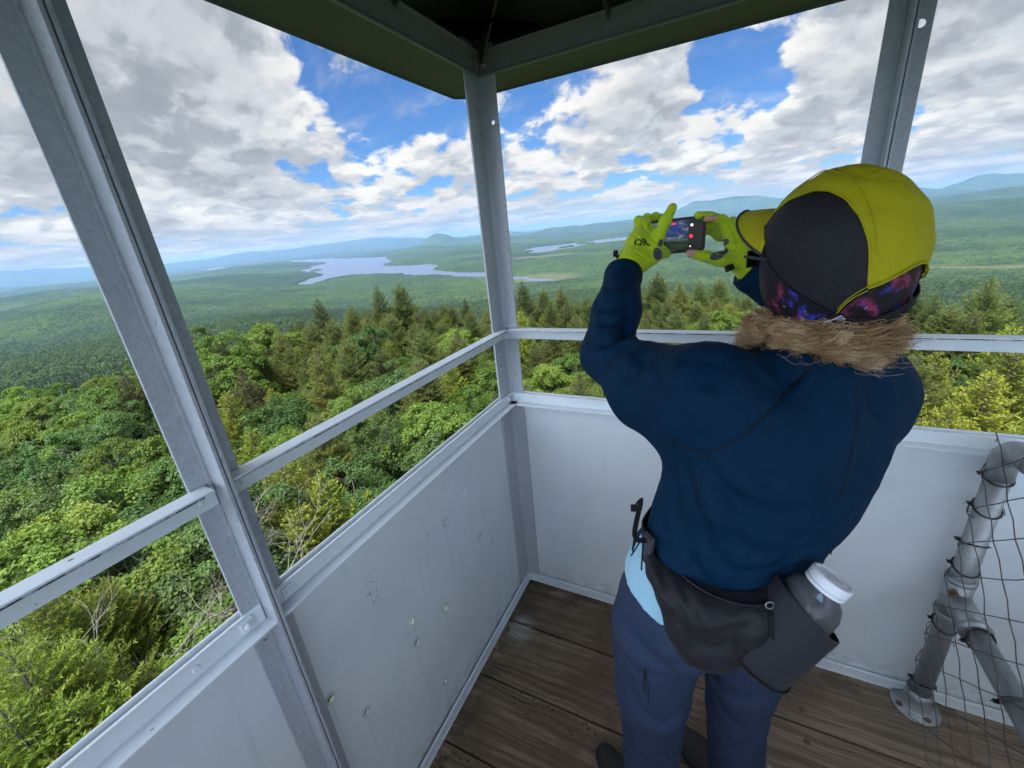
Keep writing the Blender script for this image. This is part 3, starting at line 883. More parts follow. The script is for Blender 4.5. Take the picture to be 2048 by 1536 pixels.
def vnoise(x, y, s=0):
    ix, iy = np.floor(x), np.floor(y)
    fx, fy = x - ix, y - iy
    fx = fx * fx * (3 - 2 * fx); fy = fy * fy * (3 - 2 * fy)
    a, b = _hash(ix, iy, s), _hash(ix + 1, iy, s)
    c, d = _hash(ix, iy + 1, s), _hash(ix + 1, iy + 1, s)
    return (a + (b - a) * fx) * (1 - fy) + (c + (d - c) * fx) * fy

def fbm(x, y, o=4, s=0):
    v, a, t = 0, 1.0, 0
    for k in range(o):
        v = v + a * vnoise(x * 2 ** k + 17.3 * k, y * 2 ** k - 9.1 * k, s + k); t += a; a *= 0.5
    return v / t

def cell_crowns(x, y, size, s=0):
    """rounded crown height 0..1 of the nearest of a jittered set of trees"""
    gx, gy = x / size, y / size
    ix, iy = np.floor(gx), np.floor(gy)
    best = np.zeros_like(x)
    for di in (-1, 0, 1):
        for dj in (-1, 0, 1):
            cx, cy = ix + di, iy + dj
            px = cx + 0.15 + 0.7 * _hash(cx, cy, s); py = cy + 0.15 + 0.7 * _hash(cx, cy, s + 1)
            hh = 0.55 + 0.45 * _hash(cx, cy, s + 2)
            d2 = ((gx - px) ** 2 + (gy - py) ** 2) / 0.52
            best = np.maximum(best, hh * np.sqrt(np.clip(1 - d2, 0, 1)))
    return best

# ------------------------------------------------------------------ lakes (outlines in metres) and the ground sheet
LAKE_Z = -250.0
LAKES = {
 'main': [(-12148, 9164), (-9959, 8362), (-7367, 6969), (-5994, 6451), (-4634, 5124), (-3710, 4017), (-3231, 3747), (-2746, 3665), (-2252, 3037), (-1879, 2731), (-1632, 2585), (-1333, 2406), (-1215, 2188), (-1445, 2252), (-1769, 2442), (-2028, 2492), (-2655, 2804), (-3028, 2820), (-3028, 2566), (-2782, 2187), (-2989, 2253), (-3423, 2666), (-4005, 3276), (-4776, 3721), (-5354, 4148), (-6180, 4937), (-8398, 6474)],
 'far': [(-14749, 8120), (-14716, 8658), (-10701, 7244), (-8686, 6218), (-8967, 6058), (-10365, 6250), (-12151, 6738)],
 'north': [(-2165, 4954), (-2231, 5499), (-1996, 5544), (-1684, 5889), (-1327, 6460), (-835, 6936), (-206, 6369), (139, 6252), (124, 5473), (-279, 5487), (-680, 5658), (-1088, 5298), (-1352, 5152), (-1580, 4897), (-1620, 4573), (-1766, 4493), (-1749, 4231)],
 'pond': [(-1087, 2216), (-932, 2091), (-744, 1969), (-696, 1908), (-886, 1987), (-1031, 2098)],
}
def ragged(P, amp=0.06, n=5, s=1):
    """uneven shoreline: subdivide and push the edge in and out"""
    rr = random.Random(s)
    pts = [np.array(p, float) for p in P]
    for it in range(n):
        out = []
        for i, a in enumerate(pts):
            b = pts[(i + 1) % len(pts)]
            d = b - a; L = np.hypot(*d)
            out.append(a)
            if L > 60:
                m = (a + b) / 2 + np.array([-d[1], d[0]]) * rr.uniform(-amp, amp) * 1.6
                out.append(m)
        pts = out
    return np.array(pts)
LAKES = {k: ragged(v, 0.10 if k != 'main' else 0.08, 4, 3 + i) for i, (k, v) in enumerate(LAKES.items())}
ISLANDS = [(-4599, 3758, 70), (-4760, 3900, 45), (-1668, 4978, 60), (-1667, 5483, 80), (-1728, 4880, 50), (-1500, 5300, 60)]

def poly_sd(x, y, P):
    """signed distance to polygon, negative inside"""
    ins = np.zeros(x.shape, bool); d2 = np.full(x.shape, 1e18)
    for i in range(len(P)):
        ax, ay = P[i]; bx, by = P[(i + 1) % len(P)]
        ex, ey = bx - ax, by - ay
        t = np.clip(((x - ax) * ex + (y - ay) * ey) / (ex * ex + ey * ey), 0, 1)
        d2 = np.minimum(d2, (x - ax - t * ex) ** 2 + (y - ay - t * ey) ** 2)
        if ay != by:
            c = ((ay > y) != (by > y)) & (x < (bx - ax) * (y - ay) / (by - ay) + ax)
            ins ^= c
    return np.where(ins, -1, 1) * np.sqrt(d2)

def lake_sd(x, y):
    d = np.full(x.shape, 5000.0)
    for key, P in LAKES.items():
        lo, hi = P.min(0) - 900, P.max(0) + 900
        m = (x > lo[0]) & (x < hi[0]) & (y > lo[1]) & (y < hi[1])
        if m.any():
            d[m] = np.minimum(d[m], poly_sd(x[m], y[m], P) - (130 if key in ('north', 'far') else 0))
    for ix, iy, ir in ISLANDS:
        d = np.maximum(d, ir - np.hypot(x - ix, (y - iy) * 0.9) )
    return d

# hills: bearing, distance, height above the plain, half widths along bearing and across (m)
HILLS = [
    (-73.5, 2300, 48, 300, 330), (-69.5, 3300, 80, 420, 420), (-79, 3000, 50, 500, 400), (-66, 4600, 60, 500, 900),
    (-74.4, 26000, 400, 2200, 1500), (-71, 28000, 330, 2200, 1800), (-76.5, 24000, 330, 1800, 900), (-63.5, 27000, 240, 2500, 2600),
    (-52, 26000, 350, 2500, 2600), (-46, 24000, 330, 2200, 2300), (-58, 25000, 230, 2500, 1500), (-40.5, 24000, 260, 2500, 1600),
    (-35.8, 13500, 235, 700, 330), (-34.4, 13700, 150, 700, 550), (-31, 15000, 130, 900, 900), (-27, 16000, 150, 900, 900),
    (-19.5, 12500, 190, 900, 800), (-14.5, 14000, 170, 900, 1100), (-9.5, 10500, 110, 700, 650), (-6.8, 10800, 80, 600, 500),
    (-4.7, 17000, 290, 900, 650), (-2.5, 17500, 250, 900, 700), (0.5, 18000, 320, 1000, 800), (2.5, 17500, 280, 900, 700), (5.5, 16000, 260, 900, 1000),
    (10.5, 15500, 260, 1000, 1200), (15, 15500, 210, 1000, 900), (19.8, 19000, 285, 1100, 800), (21.0, 19500, 180, 1000, 700), (24, 18000, 180, 1100, 900),
    (30, 17000, 300, 1100, 1300), (20.5, 9000, 70, 600, 900), (23.5, 7600, 30, 600, 700), (28, 9000, 80, 600, 900),
    (-49, 7600, 70, 500, 500), (-55, 9000, 80, 700, 700), (-60, 8000, 60, 600, 600), (-39, 9000, 90, 700, 500), (-26, 8500, 60, 700, 700), (-57, 4200, 25, 500, 500),
]
HILLS = [(a, d, h * (0.82 if d > 20000 else 1.0), sr, sx) for a, d, h, sr, sx in HILLS]
_rh = random.Random(77)
for _k in range(46):
    _d = _rh.uniform(5200, 23000)
    HILLS.append((_rh.uniform(-84, 34), _d, _rh.uniform(12, 36) + _d * _rh.uniform(0.001, 0.0055), _rh.uniform(250, 700), _rh.uniform(300, 1100)))
def terrain(x, y):
    r = np.hypot(x, y); az = np.degrees(np.arctan2(x, y))
    lr = np.log(np.maximum(r, 1))
    Lx = np.log([1, 12, 42, 120, 320, 700, 1200, 2000, 3000, 4200, 9000])
    left = np.interp(lr, Lx, [-9.5, -9.5, -11, -40, -72, -110, -150, -188, -222, -240, -240])
    right = np.interp(lr, Lx, [-9.5, -9.6, -11.5, -42, -92, -150, -205, -242, -243, -243, -240])
    w = np.clip((az + 62) / 22, 0, 1); w = w * w * (3 - 2 * w)
    behind = (az > 75) | (az < -110)
    base = left * (1 - w) + right * w
    base = np.where(behind, left, base)
    roll = (fbm(x / 2600, y / 2600, 4, 5) - 0.5) * 60 * np.clip((r - 800) / 3000, 0, 1) + (fbm(x / 300, y / 300, 3, 9) - 0.5) * 26 * np.clip((r - 90) / 900, 0, 1)
    far = np.clip((r - 9000) / 16000, 0, 1)
    roll = roll + far * ((fbm(x / 5200, y / 5200, 4, 21) - 0.5) * 190 + 20)
    z = base + np.maximum(roll, -8)
    for a, d, h, sr, sx in HILLS:
        hx, hy = math.sin(rad(a)) * d, math.cos(rad(a)) * d
        ca, sa = math.cos(rad(a)), math.sin(rad(a))
        dx, dy = x - hx, y - hy
        al = (dx * sa + dy * ca) / sr; ac = (dx * ca - dy * sa) / sx
        q = al * al + ac * ac
        m = q < 9
        if m.any():
            z = z.copy(); xm, ym = x[m], y[m]
            z[m] += h * np.exp(-q[m] * 0.6) * (1 + 0.7 * (fbm(xm / (sx * .8), ym / (sx * .8), 4, 31) - .5)) * np.clip((9 - q[m]) / 3, 0, 1)
    sdl = lake_sd(x, y)
    k = np.clip(sdl / 700, 0, 1) ** 0.8
    near_lake = (LAKE_Z + 1.2) * (1 - k) + np.maximum(z, LAKE_Z + 1.2) * k
    z = np.where(sdl < 4900, near_lake, z)
    z = np.where(sdl < 0, LAKE_Z - 4, z)
    # open bog and meadow, no trees
    bog = np.exp(-(((x + 1350) / 420) ** 2 + ((y - 3420) / 190) ** 2) * 1.2) + np.exp(-(((x + 900) / 320) ** 2 + ((y - 2040) / 200) ** 2))
    th = rad(21.0)
    mx, my = x * math.cos(th) - y * math.sin(th), x * math.sin(th) + y * math.cos(th)
    bog = bog + np.exp(-((my - 1820 - 60 * np.sin(mx / 300)) / 75) ** 2) * (mx > -350)
    return z, sdl, np.clip(bog, 0, 1)

CANOPY_R = 1500.0
def polar_rows(r0, r1, step):
    n = int(math.log(r1 / r0) / step)
    return r0 * np.exp(np.linspace(0, math.log(r1 / r0), n + 1))
def ground_sheet():
    # one sheet: a fine fan over the bearings in view and coarse elsewhere, rings from the tower foot to the horizon
    rows = np.concatenate([polar_rows(1.5, 1250, 0.05)[:-1], polar_rows(1250, 7000, 0.0026)[:-1], polar_rows(7000, 60000, 0.006)])
    fine = np.linspace(-94, 42, 1360); rest = np.linspace(42, 266, 75)[1:]
    azs = np.radians(np.concatenate([fine, rest]))
    Rr, Az = np.meshgrid(rows, azs, indexing='ij')
    x = np.sin(Az) * Rr; y = np.cos(Az) * Rr
    z, sdl, bog = terrain(x.ravel(), y.ravel())
    z, sdl, bog = (q.reshape(x.shape) for q in (z, sdl, bog))
    can = np.clip((Rr - 1300) / 250, 0, 1) * np.clip(sdl / 12, 0, 1) * (1 - np.clip(bog * 1.6 - 0.25, 0, 1))
    m = (Rr > 1250) & (Rr < 9000)
    size = 9.0
    crown = np.zeros_like(z)
    crown[m] = cell_crowns(x[m], y[m], size, 3) * 0.6 + cell_crowns(x[m], y[m], 15.0, 8) * 0.4
    crown[Rr >= 9000] = 0.5
    z = z + can * (3 + 12.5 * crown + 3.0 * (vnoise(x / 60, y / 60, 77) - .5))
    nr, na = x.shape
    idx = np.arange(nr * na).reshape(nr, na)
    a = idx[:-1]; b = idx[1:]
    q = np.stack([a, np.roll(a, -1, 1), np.roll(b, -1, 1), b], -1).reshape(-1, 4)
    V = np.stack([x, y, z], -1).reshape(-1, 3)
    c = len(V)
    V = np.vstack([V, [[0, 0, -9.5]]])
    t = np.stack([np.full(na, c), np.roll(idx[0], -1), idx[0]], -1)
    me = mesh_np('ground', V, q, t)
    for nm, arr in (('bog', bog), ('canopy', can)):
        at = me.attributes.new(nm, 'FLOAT', 'POINT')
        at.data.foreach_set('value', np.append(arr.ravel(), 0.0).astype(np.float32))
    return me

def forest_colour(N, P, seedscale=1.0):
    """stands of hardwood and softwood: albedo by place"""
    big = N.noise(P, 0.0016, 5, 0.6)
    mid = N.noise(P, 0.012, 4, 0.6)
    v = N.node('ShaderNodeTexVoronoi', {'Vector': P, 'Scale': 0.13}, out=1)
    cell = N.sep(v)[0]
    f = N.ss(N.m('MULTIPLY_ADD', cell, 0.30, N.m('MULTIPLY_ADD', mid, 0.5, N.m('MULTIPLY', big, 0.6))), 0.45, 0.95)
    c = N.mix(f, (0.015, 0.030, 0.017), (0.056, 0.094, 0.028))
    return N.mix(N.ss(N.noise(P, 0.0007, 4, 0.55), 0.48, 0.62, 0, 0.55), c, (0.013, 0.028, 0.018))
def _ground(N, P, O, g):
    c = forest_colour(N, P)
    bog = N.node('ShaderNodeAttribute', attribute_name='bog', out=2)
    can = N.node('ShaderNodeAttribute', attribute_name='canopy', out=2)
    nb = N.noise(P, 0.03, 5, 0.6)
    bc = N.mix(N.ss(nb, 0.35, 0.65), (0.060, 0.090, 0.036), (0.100, 0.098, 0.058))
    c = N.mix(N.ss(bog, 0.35, 0.7), c, bc)
    nf = N.noise(P, 1.3, 6, 0.65)
    floor = N.mix(N.ss(nf, 0.35, 0.65), (0.016, 0.022, 0.008), (0.050, 0.060, 0.020))
    r = N.vm('LENGTH', P)
    c = N.mix(N.ss(r, 900.0, 1300.0), floor, c)
    tree = N.noise(P, 0.11, 3, 0.7)
    return {'Base Color': c, 'Roughness': 0.9, 'Normal': N.bump(tree, 0.9, 6.0)}
material('forest_ground', _ground, spec=0.1)
gr = link('ground', ground_sheet(), MATS['forest_ground'], smooth=True)
tag(gr, kind='structure')

def _water(N, P, O, g):
    n = N.noise(N.vm('MULTIPLY', P, (1.0, 1.0, 0.0)), 0.05, 5, 0.6)
    return {'Base Color': N.mix(N.noise(P, 0.002, 3, .5), (0.07, 0.09, 0.14), (0.10, 0.125, 0.18)), 'Normal': N.bump(n, 0.35, 2.0), 'Roughness': 0.35}
material('lake_water', _water, spec=0.22)
bm = bmesh.new()
for P in LAKES.values():
    c = P.mean(0)
    lo, hi = P.min(0) - 220, P.max(0) + 220
    vs = [bm.verts.new((x, y, LAKE_Z)) for x, y in ((lo[0], lo[1]), (hi[0], lo[1]), (hi[0], hi[1]), (lo[0], hi[1]))]
    bm.faces.new(vs)
for k, f in enumerate(bm.faces):
    for v in f.verts: v.co.z -= k * 0.02
for v in bm.verts: pass
lk = obj('water', bm, MATS['lake_water'])
tag(lk, kind='structure')
# white boathouse on the far shore
def _white(N, P, O, g): return {'Base Color': (0.75, 0.75, 0.74)}
material('white_wall', _white)
plain('grey_shingle', (0.25, 0.25, 0.27), 0.2, 3, 0.1)
hx, hy = -3360.0, 3850.0
zc = LAKE_Z + 2.5
hs = empty('lake_house', (hx, hy, zc))
tag(hs, 'tiny white house standing on the wooded shore of the distant lake', 'house')
bm = bmesh.new(); box(bm, (hx - 11, hy - 8, zc - 3), (hx + 11, hy + 8, zc + 12)); obj('wall', bm, MATS['white_wall'], hs)
bm = bmesh.new()
v = [bm.verts.new(q) for q in ((hx - 12, hy - 9, zc + 12.05), (hx + 12, hy - 9, zc + 12.05), (hx + 12, hy + 9, zc + 12.05), (hx - 12, hy + 9, zc + 12.05), (hx - 12, hy, zc + 17), (hx + 12, hy, zc + 17))]
for f in ((0, 1, 5, 4), (2, 3, 4, 5), (0, 4, 3), (1, 2, 5), (0, 3, 2, 1)): bm.faces.new([v[i] for i in f])
obj('roof', bm, MATS['grey_shingle'], hs)
# ------------------------------------------------------------------ foliage materials
def leaf_material(name, dark, mid, bright, trans=0.35, tipcol=None):
    m = bpy.data.materials.new(name); m.use_nodes = True
    nt = m.node_tree; nt.nodes.clear(); N = NT(nt)
    at = N.node('ShaderNodeAttribute', attribute_name='tint', out=2)       # random value per leaf
    oi = nt.nodes.new('ShaderNodeObjectInfo')
    rnd = oi.outputs['Random']
    tc = nt.nodes.new('ShaderNodeTexCoord')
    n = N.noise(tc.outputs['Object'], 0.9, 3, 0.6)
    t = N.m('MULTIPLY_ADD', at, 0.45, N.m('MULTIPLY_ADD', n, 0.5, N.m('MULTIPLY', rnd, 0.35)))
    c = N.mix(N.ss(t, 0.15, 0.65), dark, mid)
    c = N.mix(N.ss(t, 0.6, 1.15), c, bright)
    if tipcol is not None:
        tp = N.node('ShaderNodeAttribute', attribute_name='tip', out=2)
        c = N.mix(tp, c, tipcol)
    hs = nt.nodes.new('ShaderNodeHueSaturation')
    N._in(hs.inputs['Color'], c)
    N._in(hs.inputs['Hue'], N.m('MULTIPLY_ADD', N.m('FRACT', N.m('MULTIPLY', rnd, 7.31)), 0.03, 0.485))
    N._in(hs.inputs['Value'], N.m('MULTIPLY_ADD', N.m('FRACT', N.m('MULTIPLY', rnd, 3.7)), 0.45, 0.8))
    b = nt.nodes.new('ShaderNodeBsdfPrincipled')
    N._in(b.inputs['Base Color'], hs.outputs[0])
    b.inputs['Roughness'].default_value = 0.55
    b.inputs['Specular IOR Level'].default_value = 0.25
    tr = nt.nodes.new('ShaderNodeBsdfTranslucent')
    N._in(tr.inputs[0], N.mix(1.0, hs.outputs[0], (1.25, 1.35, 0.6), 'MULTIPLY'))
    mx = nt.nodes.new('ShaderNodeMixShader'); mx.inputs[0].default_value = trans
    nt.links.new(b.outputs[0], mx.inputs[1]); nt.links.new(tr.outputs[0], mx.inputs[2])
    o = nt.nodes.new('ShaderNodeOutputMaterial'); nt.links.new(mx.outputs[0], o.inputs[0])
    MATS[name] = m
    return m
leaf_material('maple_leaf', (0.038, 0.078, 0.014), (0.095, 0.155, 0.024), (0.195, 0.265, 0.045))
leaf_material('birch_leaf', (0.030, 0.070, 0.022), (0.070, 0.130, 0.034), (0.145, 0.215, 0.060))
leaf_material('spruce_needle', (0.028, 0.046, 0.012), (0.075, 0.100, 0.020), (0.150, 0.165, 0.034), 0.2)
leaf_material('rusty_needle', (0.026, 0.032, 0.010), (0.070, 0.062, 0.020), (0.120, 0.095, 0.032), 0.12)
leaf_material('young_needle', (0.060, 0.085, 0.010), (0.150, 0.180, 0.020), (0.260, 0.290, 0.035), 0.25)
leaf_material('fir_needle', (0.034, 0.060, 0.008), (0.100, 0.140, 0.014), (0.220, 0.250, 0.025), 0.25)
def _bark(N, P, O, g):
    n = N.noise(N.vm('MULTIPLY', O, (9.0, 9.0, 2.0)), 1.5, 5, 0.65)
    return {'Base Color': N.mix(n, (0.05, 0.042, 0.034), (0.17, 0.155, 0.14)), 'Normal': N.bump(n, 0.6, 0.01)}
material('bark', _bark, rough=0.9, spec=0.2)
plain('grey_twig', (0.27, 0.25, 0.23), 0.3, 20, 0.3, rough=0.9)

# ------------------------------------------------------------------ tree meshes
def unit(v): return v / np.maximum(np.linalg.norm(v, axis=-1, keepdims=True), 1e-9)

def leaves_mesh(name, pos, nrm, size, rng, mat, fold=0.25, aspect=0.85):
    """folded kite leaves at pos, facing nrm"""
    n = len(pos)
    nrm = unit(nrm)
    rv = unit(rng.normal(size=(n, 3)))
    t = unit(np.cross(nrm, rv)); b = np.cross(nrm, t)
    s = size * rng.uniform(0.7, 1.25, (n, 1))
    V = np.stack([pos - t * s * 0.5, pos + b * s * 0.5 * aspect + nrm * s * fold * .5 - t * s * .08,
                  pos + t * s * 0.55 - nrm * s * 0.12, pos - b * s * 0.5 * aspect + nrm * s * fold * .5 - t * s * .08], 1).reshape(-1, 3)
    i = np.arange(n) * 4
    tr = np.concatenate([np.stack([i, i + 1, i + 2], 1), np.stack([i, i + 2, i + 3], 1)])
    me = mesh_np(name, V, None, tr)
    a = me.attributes.new('tint', 'FLOAT', 'POINT')
    a.data.foreach_set('value', np.repeat(rng.uniform(0, 1, n), 4).astype(np.float32))
    me.materials.append(mat)
    return me

def limb_mesh(name, lines, mat):
    bm = bmesh.new()
    for pts, r0, r1 in lines:
        k = len(pts)
        tube(bm, pts, [r0 + (r1 - r0) * i / (k - 1) for i in range(k)], 6 if r0 > 0.03 else 4, cap=False)
    me = bpy.data.meshes.new(name); bm.to_mesh(me); bm.free(); me.materials.append(mat)
    me.polygons.foreach_set('use_smooth', np.ones(len(me.polygons), bool))
    return me

def broadleaf(seed, H=6.5, R=2.3, nc=120, nl=300, leaf=0.070, mat='maple_leaf'):
    rng = np.random.default_rng(seed)
    # crown made of several lobes so the outline is uneven
    lobes = []
    for k in range(8):
        a = rng.uniform(0, 2 * PI); rr = R * rng.uniform(0.25, 0.72) * (k > 0)
        lobes.append((np.array([math.cos(a) * rr, math.sin(a) * rr, H * rng.uniform(0.52, 0.82) - rr * 0.35]), R * rng.uniform(0.40, 0.62)))
    lobes[0] = (np.array([0, 0, H - R * 0.55]), R * 0.55)
    lines = [([(0, 0, -0.3), (rng.normal() * .08, rng.normal() * .08, H * 0.3), (rng.normal() * .15, rng.normal() * .15, H * 0.62)], 0.11, 0.05)]
    cen, nr = [], []
    for c, lr in lobes:
        m = nc // len(lobes)
        d = unit(rng.normal(size=(m, 3)) + [0, 0, 0.45])
        q = rng.uniform(0.62, 1.0, (m, 1)) ** 0.6
        cen.append(c + d * lr * q * [1, 1, 0.85]); nr.append(d)
        st = np.array([0, 0, H * rng.uniform(0.25, 0.5)])
        mid = (st + c) / 2 + [0, 0, -0.1 * H * rng.random()]
        lines.append(([st, mid, c], 0.05, 0.025))
        for j in range(0, m, 2):
            lines.append(([c, (c + cen[-1][j]) / 2 + rng.normal(size=3) * .05, cen[-1][j]], 0.016, 0.004))
    cen = np.concatenate(cen); nr = np.concatenate(nr)
    P, Nn = [], []
    for c, d in zip(cen, nr):
        n = int(nl * rng.uniform(0.6, 1.3))
        rad_ = rng.uniform(0.20, 0.40)
        # a spray: a tilted disc, thick in the middle, hanging at the rim
        ax = unit(d * 0.7 + np.array([0, 0, 0.9]) + rng.normal(size=3) * 0.25)
        e1 = unit(np.cross(ax, rng.normal(size=3))); e2 = np.cross(ax, e1)
        rr = rad_ * np.sqrt(rng.uniform(0, 1, n)); th = rng.uniform(0, 2 * PI, n)
        rr *= 1 + 0.35 * np.sin(th * 3 + rng.uniform(0, 6)) + 0.2 * np.sin(th * 5 + rng.uniform(0, 6))
        h = rng.normal(size=n) * 0.055 - (rr / rad_) ** 2 * 0.10
        P.append(c + e1 * (rr * np.cos(th))[:, None] + e2 * (rr * np.sin(th))[:, None] + ax * h[:, None])
        Nn.append(ax + rng.normal(size=(n, 3)) * 0.42 + (e1 * np.cos(th)[:, None] + e2 * np.sin(th)[:, None]) * 0.35)
    return leaves_mesh('crown', np.concatenate(P), np.concatenate(Nn), leaf, rng, MATS[mat]), limb_mesh('trunk', lines, MATS['bark'])

def conifer(seed, H=7.0, R=1.5, mat='spruce_needle', blade=0.062, droop=0.25, dens=1.25, whorl=0.21, up=0.25, open_=0.0, fat=0.26, lim=0.8):
    rng = np.random.default_rng(seed)
    S0, DD, LL = [], [], []          # twigs: start, direction, length
    lines = [([(0, 0, -0.3), (rng.normal() * .02, rng.normal() * .02, H * 0.5), (0, 0, H)], 0.085, 0.006)]
    z = H * 0.10
    while z < H - 0.06:
        t = z / H
        prof = (1 - t) ** 0.72
        nb = int(rng.integers(5, 8)) if t < 0.93 else 4
        a0 = rng.uniform(0, 6.28)
        for k in range(nb):
            if rng.random() < open_: continue
            a = a0 + k * 2 * PI / nb + rng.normal() * 0.22
            L = max(0.08, R * prof * rng.uniform(0.68, 1.15))
            out = np.array([math.cos(a), math.sin(a), 0])
            side = np.array([-math.sin(a), math.cos(a), 0])
            st = np.array([0, 0, z + rng.normal() * .03])
            rise = 0.55 * t - droop * (1 - t) + rng.normal() * 0.06
            n = 7
            pts = []
            for i in range(n + 1):
                s = i / n
                pts.append(st + out * L * s + np.array([0, 0, L * (rise * s - droop * 0.7 * s * s * (1 - t) + up * s ** 3)]) + side * 0.04 * L * math.sin(s * 3 + a))
            pts = np.array(pts)
            lines.append((pts[::2].tolist() + [pts[-1].tolist()], (0.012 + 0.008 * L) * lim, 0.003 * lim))
            ntw = max(3, int(L / 0.075 * dens))
            for j in range(ntw):
                s = 0.12 + 0.88 * (j + rng.random()) / ntw
                i = min(int(s * n), n - 1); f = s * n - i
                p = pts[i] * (1 - f) + pts[i + 1] * f
                tang = unit(pts[i + 1] - pts[i])
                for sg in (-1, 1):
                    ln = L * 0.42 * (1 - s * 0.72) * rng.uniform(0.6, 1.2) + 0.05
                    d = unit(tang * rng.uniform(0.55, 0.95) + side * sg * rng.uniform(0.6, 1.0) + np.array([0, 0, rng.normal() * 0.16 + 0.06]))
                    S0.append(p); DD.append(d); LL.append(ln)
            S0.append(pts[-2]); DD.append(unit(pts[-1] - pts[-2])); LL.append(L / n + 0.08)
        z += whorl * rng.uniform(0.8, 1.2) * (0.55 + 0.45 * (1 - t))
    for k in range(3):
        S0.append(np.array([0, 0, H - 0.25 + k * .08])); DD.append(np.array([0, 0, 1.0])); LL.append(0.22)
    S0, DD, LL = np.array(S0), np.array(DD), np.array(LL)
    # blades along the twigs: little fans of needles
    nbl = np.maximum(3, (LL / (blade * 0.42)).astype(int))
    idx = np.repeat(np.arange(len(S0)), nbl)
    tt = np.concatenate([(np.arange(m) + rng.random(m)) / m for m in nbl])
    p = S0[idx] + DD[idx] * (LL[idx] * tt)[:, None] + np.array([0, 0, -1.0]) * (0.10 * LL[idx] * tt ** 2)[:, None]
    n = len(idx)
    rv = rng.normal(size=(n, 3)); rv[:, 2] *= 0.45
    perp = unit(np.cross(DD[idx], rv)) * [1, 1, 0.7]
    d = unit(DD[idx] * rng.uniform(0.5, 1.1, (n, 1)) + perp * rng.uniform(0.5, 1.0, (n, 1)))
    w = unit(np.cross(d, rng.normal(size=(n, 3)) * 0.5 + [0, 0, 1.0]))
    ln = blade * rng.uniform(0.7, 1.3, (n, 1)); wd = ln * fat
    V = np.stack([p - w * wd, p + w * wd, p + d * ln], 1).reshape(-1, 3)
    i3 = np.arange(n) * 3
    me = mesh_np('crown', V, None, np.stack([i3, i3 + 1, i3 + 2], 1))
    a = me.attributes.new('tint', 'FLOAT', 'POINT')
    twt = rng.uniform(0, 1, len(S0))
    val = np.clip(twt[idx] * 0.6 + tt * 0.5 + rng.normal(size=n) * .1, 0, 1)
    a.data.foreach_set('value', np.repeat(val, 3).astype(np.float32))
    me.materials.append(MATS[mat])
    return me, limb_mesh('trunk', lines, MATS['bark'])

KINDS = {
    'b': [broadleaf(100 + k, H=6.5 + 0.3 * k, R=(2.2, 2.5, 2.0, 2.4, 2.1)[k], nc=(144, 168, 128, 152, 136)[k], mat=('maple_leaf', 'maple_leaf', 'birch_leaf', 'maple_leaf', 'birch_leaf')[k]) for k in range(5)],
    'd': [conifer(200 + k, H=8.0, R=(2.5, 2.1, 2.7)[k], open_=0.03) for k in range(3)],
    'r': [conifer(230 + k, H=7.5, R=2.0, mat='rusty_needle', open_=0.08, dens=1.0) for k in range(1)],
    'y': [conifer(240 + k, H=6.5, R=(1.9, 1.6)[k], mat='young_needle', droop=0.12, up=0.35, blade=0.065) for k in range(2)],
    'n': [conifer(250 + k, H=7.0, R=(2.0, 2.2)[k], mat='fir_needle', droop=0.12, up=0.3, blade=0.044, dens=2.6, whorl=0.15, lim=0.4, fat=0.17) for k in range(2)],
}
LAB = {'b': ('leafy_tree', 'maple tree'), 'd': ('spruce_tree', 'spruce tree'), 'r': ('spruce_tree', 'spruce tree'), 'y': ('young_spruce', 'spruce tree'), 'n': ('fir_tree', 'fir tree')}
ALLTREES = []
def place_tree(kind, x, y, ztop, var, rz, wide=1.0, label=None, group=None):
    z = ground_z(x, y)
    crown, trunk = KINDS[kind][var % len(KINDS[kind])]
    H = {'b': 6.5 + 0.3 * (var % 5), 'd': 8.0, 'r': 7.5, 'y': 6.5, 'n': 7.0}[kind]
    s = (ztop - z + 0.25) / H
    root = empty(LAB[kind][0], (x, y, z - 0.25), rz)
    sx = s * wide if kind != 'b' else max(s, 0.8) * wide
    root.scale = (sx, sx, s)
    for nm, me in (('crown', crown), ('trunk', trunk)):
        o = bpy.data.objects.new(nm, me); COL.objects.link(o); o.parent = root
    tag(root, label, LAB[kind][1], group)
    ALLTREES.append((x, y, kind, root))
    return root

_gz_cache = {}
def ground_z(x, y):
    z, _, _ = terrain(np.array([x]), np.array([y]))
    return float(z[0])

rt = random.Random(42)
taken = []
GRP = {'b': 'leafy trees on the summit below the cab', 'd': 'dark spruces on the summit below the cab', 'r': 'rusty brown spruces on the summit',
       'y': 'yellow green young spruces on the summit', 'n': 'fir trees close below the cab at left'}
for kind, spots in TREE_SPOTS.items():
    for i, (az, r, zt) in enumerate(spots):
        x, y = math.sin(rad(az)) * r + CAM[0], math.cos(rad(az)) * r + CAM[1]
        taken.append((x, y, kind))
        place_tree(kind, x, y, zt, i, rt.uniform(0, 6.28), rt.uniform(0.9, 1.15), group=GRP[kind])
